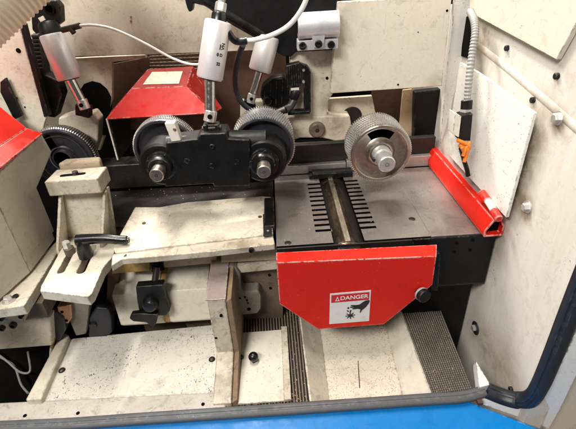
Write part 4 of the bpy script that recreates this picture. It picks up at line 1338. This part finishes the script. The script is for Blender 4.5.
B().prism(boxpoly(xa), (xb_ - .007 - xa, 0, 0)).done('shell', 'cream_clean', bx, bevel=.002)
B().prism(boxpoly(xb_ + .004), (xc - xb_ - .004, 0, 0)).done('shell', 'cream_clean', bx, bevel=.002)
B().prism([(x_, y_ + .004, z_ - .003) for x_, y_, z_ in boxpoly(xb_ - .0065)], (.010, 0, 0)).done('slot_strip', 'ochre', bx)
ck = thing('wing_clamp', PY(150, 325, .56), 'square black wing clamp on a threaded rod in front of the cream box', 'clamp')
kp = [PY(a, b, .556) for a, b in ((135.5, 287), (163, 285), (165, 296), (170, 311), (166, 316), (140, 316), (137, 302))]
B().prism(kp, (0, .016, 0)).done('block', 'black', ck, bevel=.002)
B().lathe([(0, -.014), (.010, -.013), (.013, -.008), (.014, 0)], PY(151, 303, .556), (0, 1, -.1), 24).done('dome', 'black_shiny', ck)
B().prism([PY(a, b, .548) for a, b in ((129, 319), (131, 315), (140, 314), (158, 315), (156, 324), (153, 328), (146, 323), (133, 322))], (0, .012, 0)).done('wing', 'black', ck, bevel=.0025, seg=3)
B().cyl(PY(154, 289, .566), PY(157, 267, .585), .0058, n=18).done('threaded_rod', 'steel_dark', ck)
B().prism([PY(a, b, .594) for a, b in ((149, 256), (161, 255), (165, 270), (152, 272))], (0, .008, 0)).done('rod_guide', 'black', ck)

# valves and posts below the slotted bracket
o = B().prism([PY(a, b, .560) for a, b in ((48, 322), (55, 311), (64, 318), (66, 330), (58, 344), (48, 338), (47, 328))], (0, .02, 0)).done('solenoid_plug', 'rubber_dark', bevel=.003, seg=3)
tag(o, 'black solenoid plug with a pale cable under the slotted bracket', 'plug')
B().tube([PY(52, 343, .562), PY(51, 352, .562), PY(50, 368, .565), PY(46, 378, .57)], .0028, 10).done('plug_cable', 'white_plastic', o)
B().cyl(PY(53, 338, .556), PY(52, 347, .556), .0035, n=12).done('brass_gland', 'ochre', o)
o = slab_y([(57, 307), (71, 305), (72, 318), (68, 324), (62, 322), (58, 315)], .563, .014).done('copper_plate', 'copper', bevel=.0015)
tag(o, 'copper coloured plate with two holes under the slotted bracket', 'plate')
for px, py in ((62, 312), (66.5, 320.5)):
    q = PY(px, py, .563)
    B().cyl(q, q - V((0, .001, 0)), .0026, n=12).done('hole', 'void', o)
o = slab_y([(72, 301), (90, 300), (86, 334), (76, 336), (70, 322)], .572, .02).done('grey_post', 'casting', bevel=.0015)
tag(o, 'grey post standing between copper plate and black valve', 'post')
o = slab_y([(88, 318), (96, 308), (108, 309), (111, 318), (112, 333), (106, 338), (88, 338)], .578, .02).done('valve_body', 'rubber_dark', bevel=.004, seg=3)
tag(o, 'rounded black valve body beside the cream box', 'valve')
q = PY(93, 325, .577)
B().lathe([(0, -.004), (.006, -.003), (.008, .001)], q, (0, 1, 0), 18).done('valve_cap', 'black_shiny', o)
o = slab_y([(108, 268), (120, 262), (118, 300), (113, 313), (106, 312)], .600, .01).done('rust_bracket', 'rust', bevel=.001)
tag(o, 'rusty bracket at the left side of the cream box', 'bracket')
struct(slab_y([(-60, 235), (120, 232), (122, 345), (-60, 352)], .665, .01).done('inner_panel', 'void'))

# ------------------------------------------------------------------ sawdust


def scatter(n, region, z, smin, smax, b):
    A, Bc, C, D = [PZ(a, c, z) for a, c in region]
    for _ in range(n):
        u, v = random.random(), random.random()
        p = A.lerp(Bc, u).lerp(D.lerp(C, u), v)
        s_ = random.uniform(smin, smax)
        a = random.uniform(0, 6.28)
        ax = V((math.cos(a), math.sin(a), random.uniform(-.3, .3))) * s_
        ay = V((-math.sin(a), math.cos(a), random.uniform(-.3, .3))) * s_ * random.uniform(.3, .8)
        q = p + V((0, 0, s_ * .25))
        b.prism([q - ax - ay, q + ax - ay, q + ax * .8 + ay, q - ax * .7 + ay * .8], (0, 0, s_ * .25))


b = B()
scatter(1300, [(318, 312), (381, 310), (403, 396), (329, 401)], ZC + .0002, .0003, .0009, b)
scatter(120, [(375, 315), (385, 315), (404, 396), (393, 397)], ZC + .0002, .0004, .0012, b)
scatter(90, [(401, 313), (438, 309), (470, 390), (432, 395)], ZD - .0045, .0004, .0011, b)
scatter(70, [(290, 318), (301, 316), (311, 402), (294, 402)], ZD - .0105, .0004, .0013, b)
scatter(40, [(240, 333), (285, 329), (290, 398), (238, 402)], ZD - .003, .0005, .0012, b)
scatter(70, [(75, 345), (220, 330), (220, 390), (50, 396)], ZD, .0004, .001, b)
scatter(60, [(280, 190), (440, 172), (480, 225), (280, 245)], .0001, .0004, .0011, b)
scatter(160, [(240, 312), (300, 308), (301, 316), (240, 320)], ZD - .0085, .0004, .0014, b)
scatter(140, [(237, 396), (292, 393), (310, 403), (237, 408)], ZD - .0085, .0004, .0014, b)
scatter(160, [(290, 300), (395, 300), (390, 318), (310, 322)], ZC + .0005, .0004, .0016, b)
scatter(60, [(90, 190), (270, 186), (270, 196), (95, 204)], -.0034, .0004, .0013, b)
scatter(50, [(120, 210), (265, 200), (268, 233), (118, 250)], .0081, .0003, .0008, b)
o = stuff(b.done('sawdust_flakes', 'sawdust'))
tag(o, 'sawdust flakes scattered over chute, mats and plates', 'sawdust')

for o in list(bpy.data.objects):
    if '_base' in o:
        del o['_base']
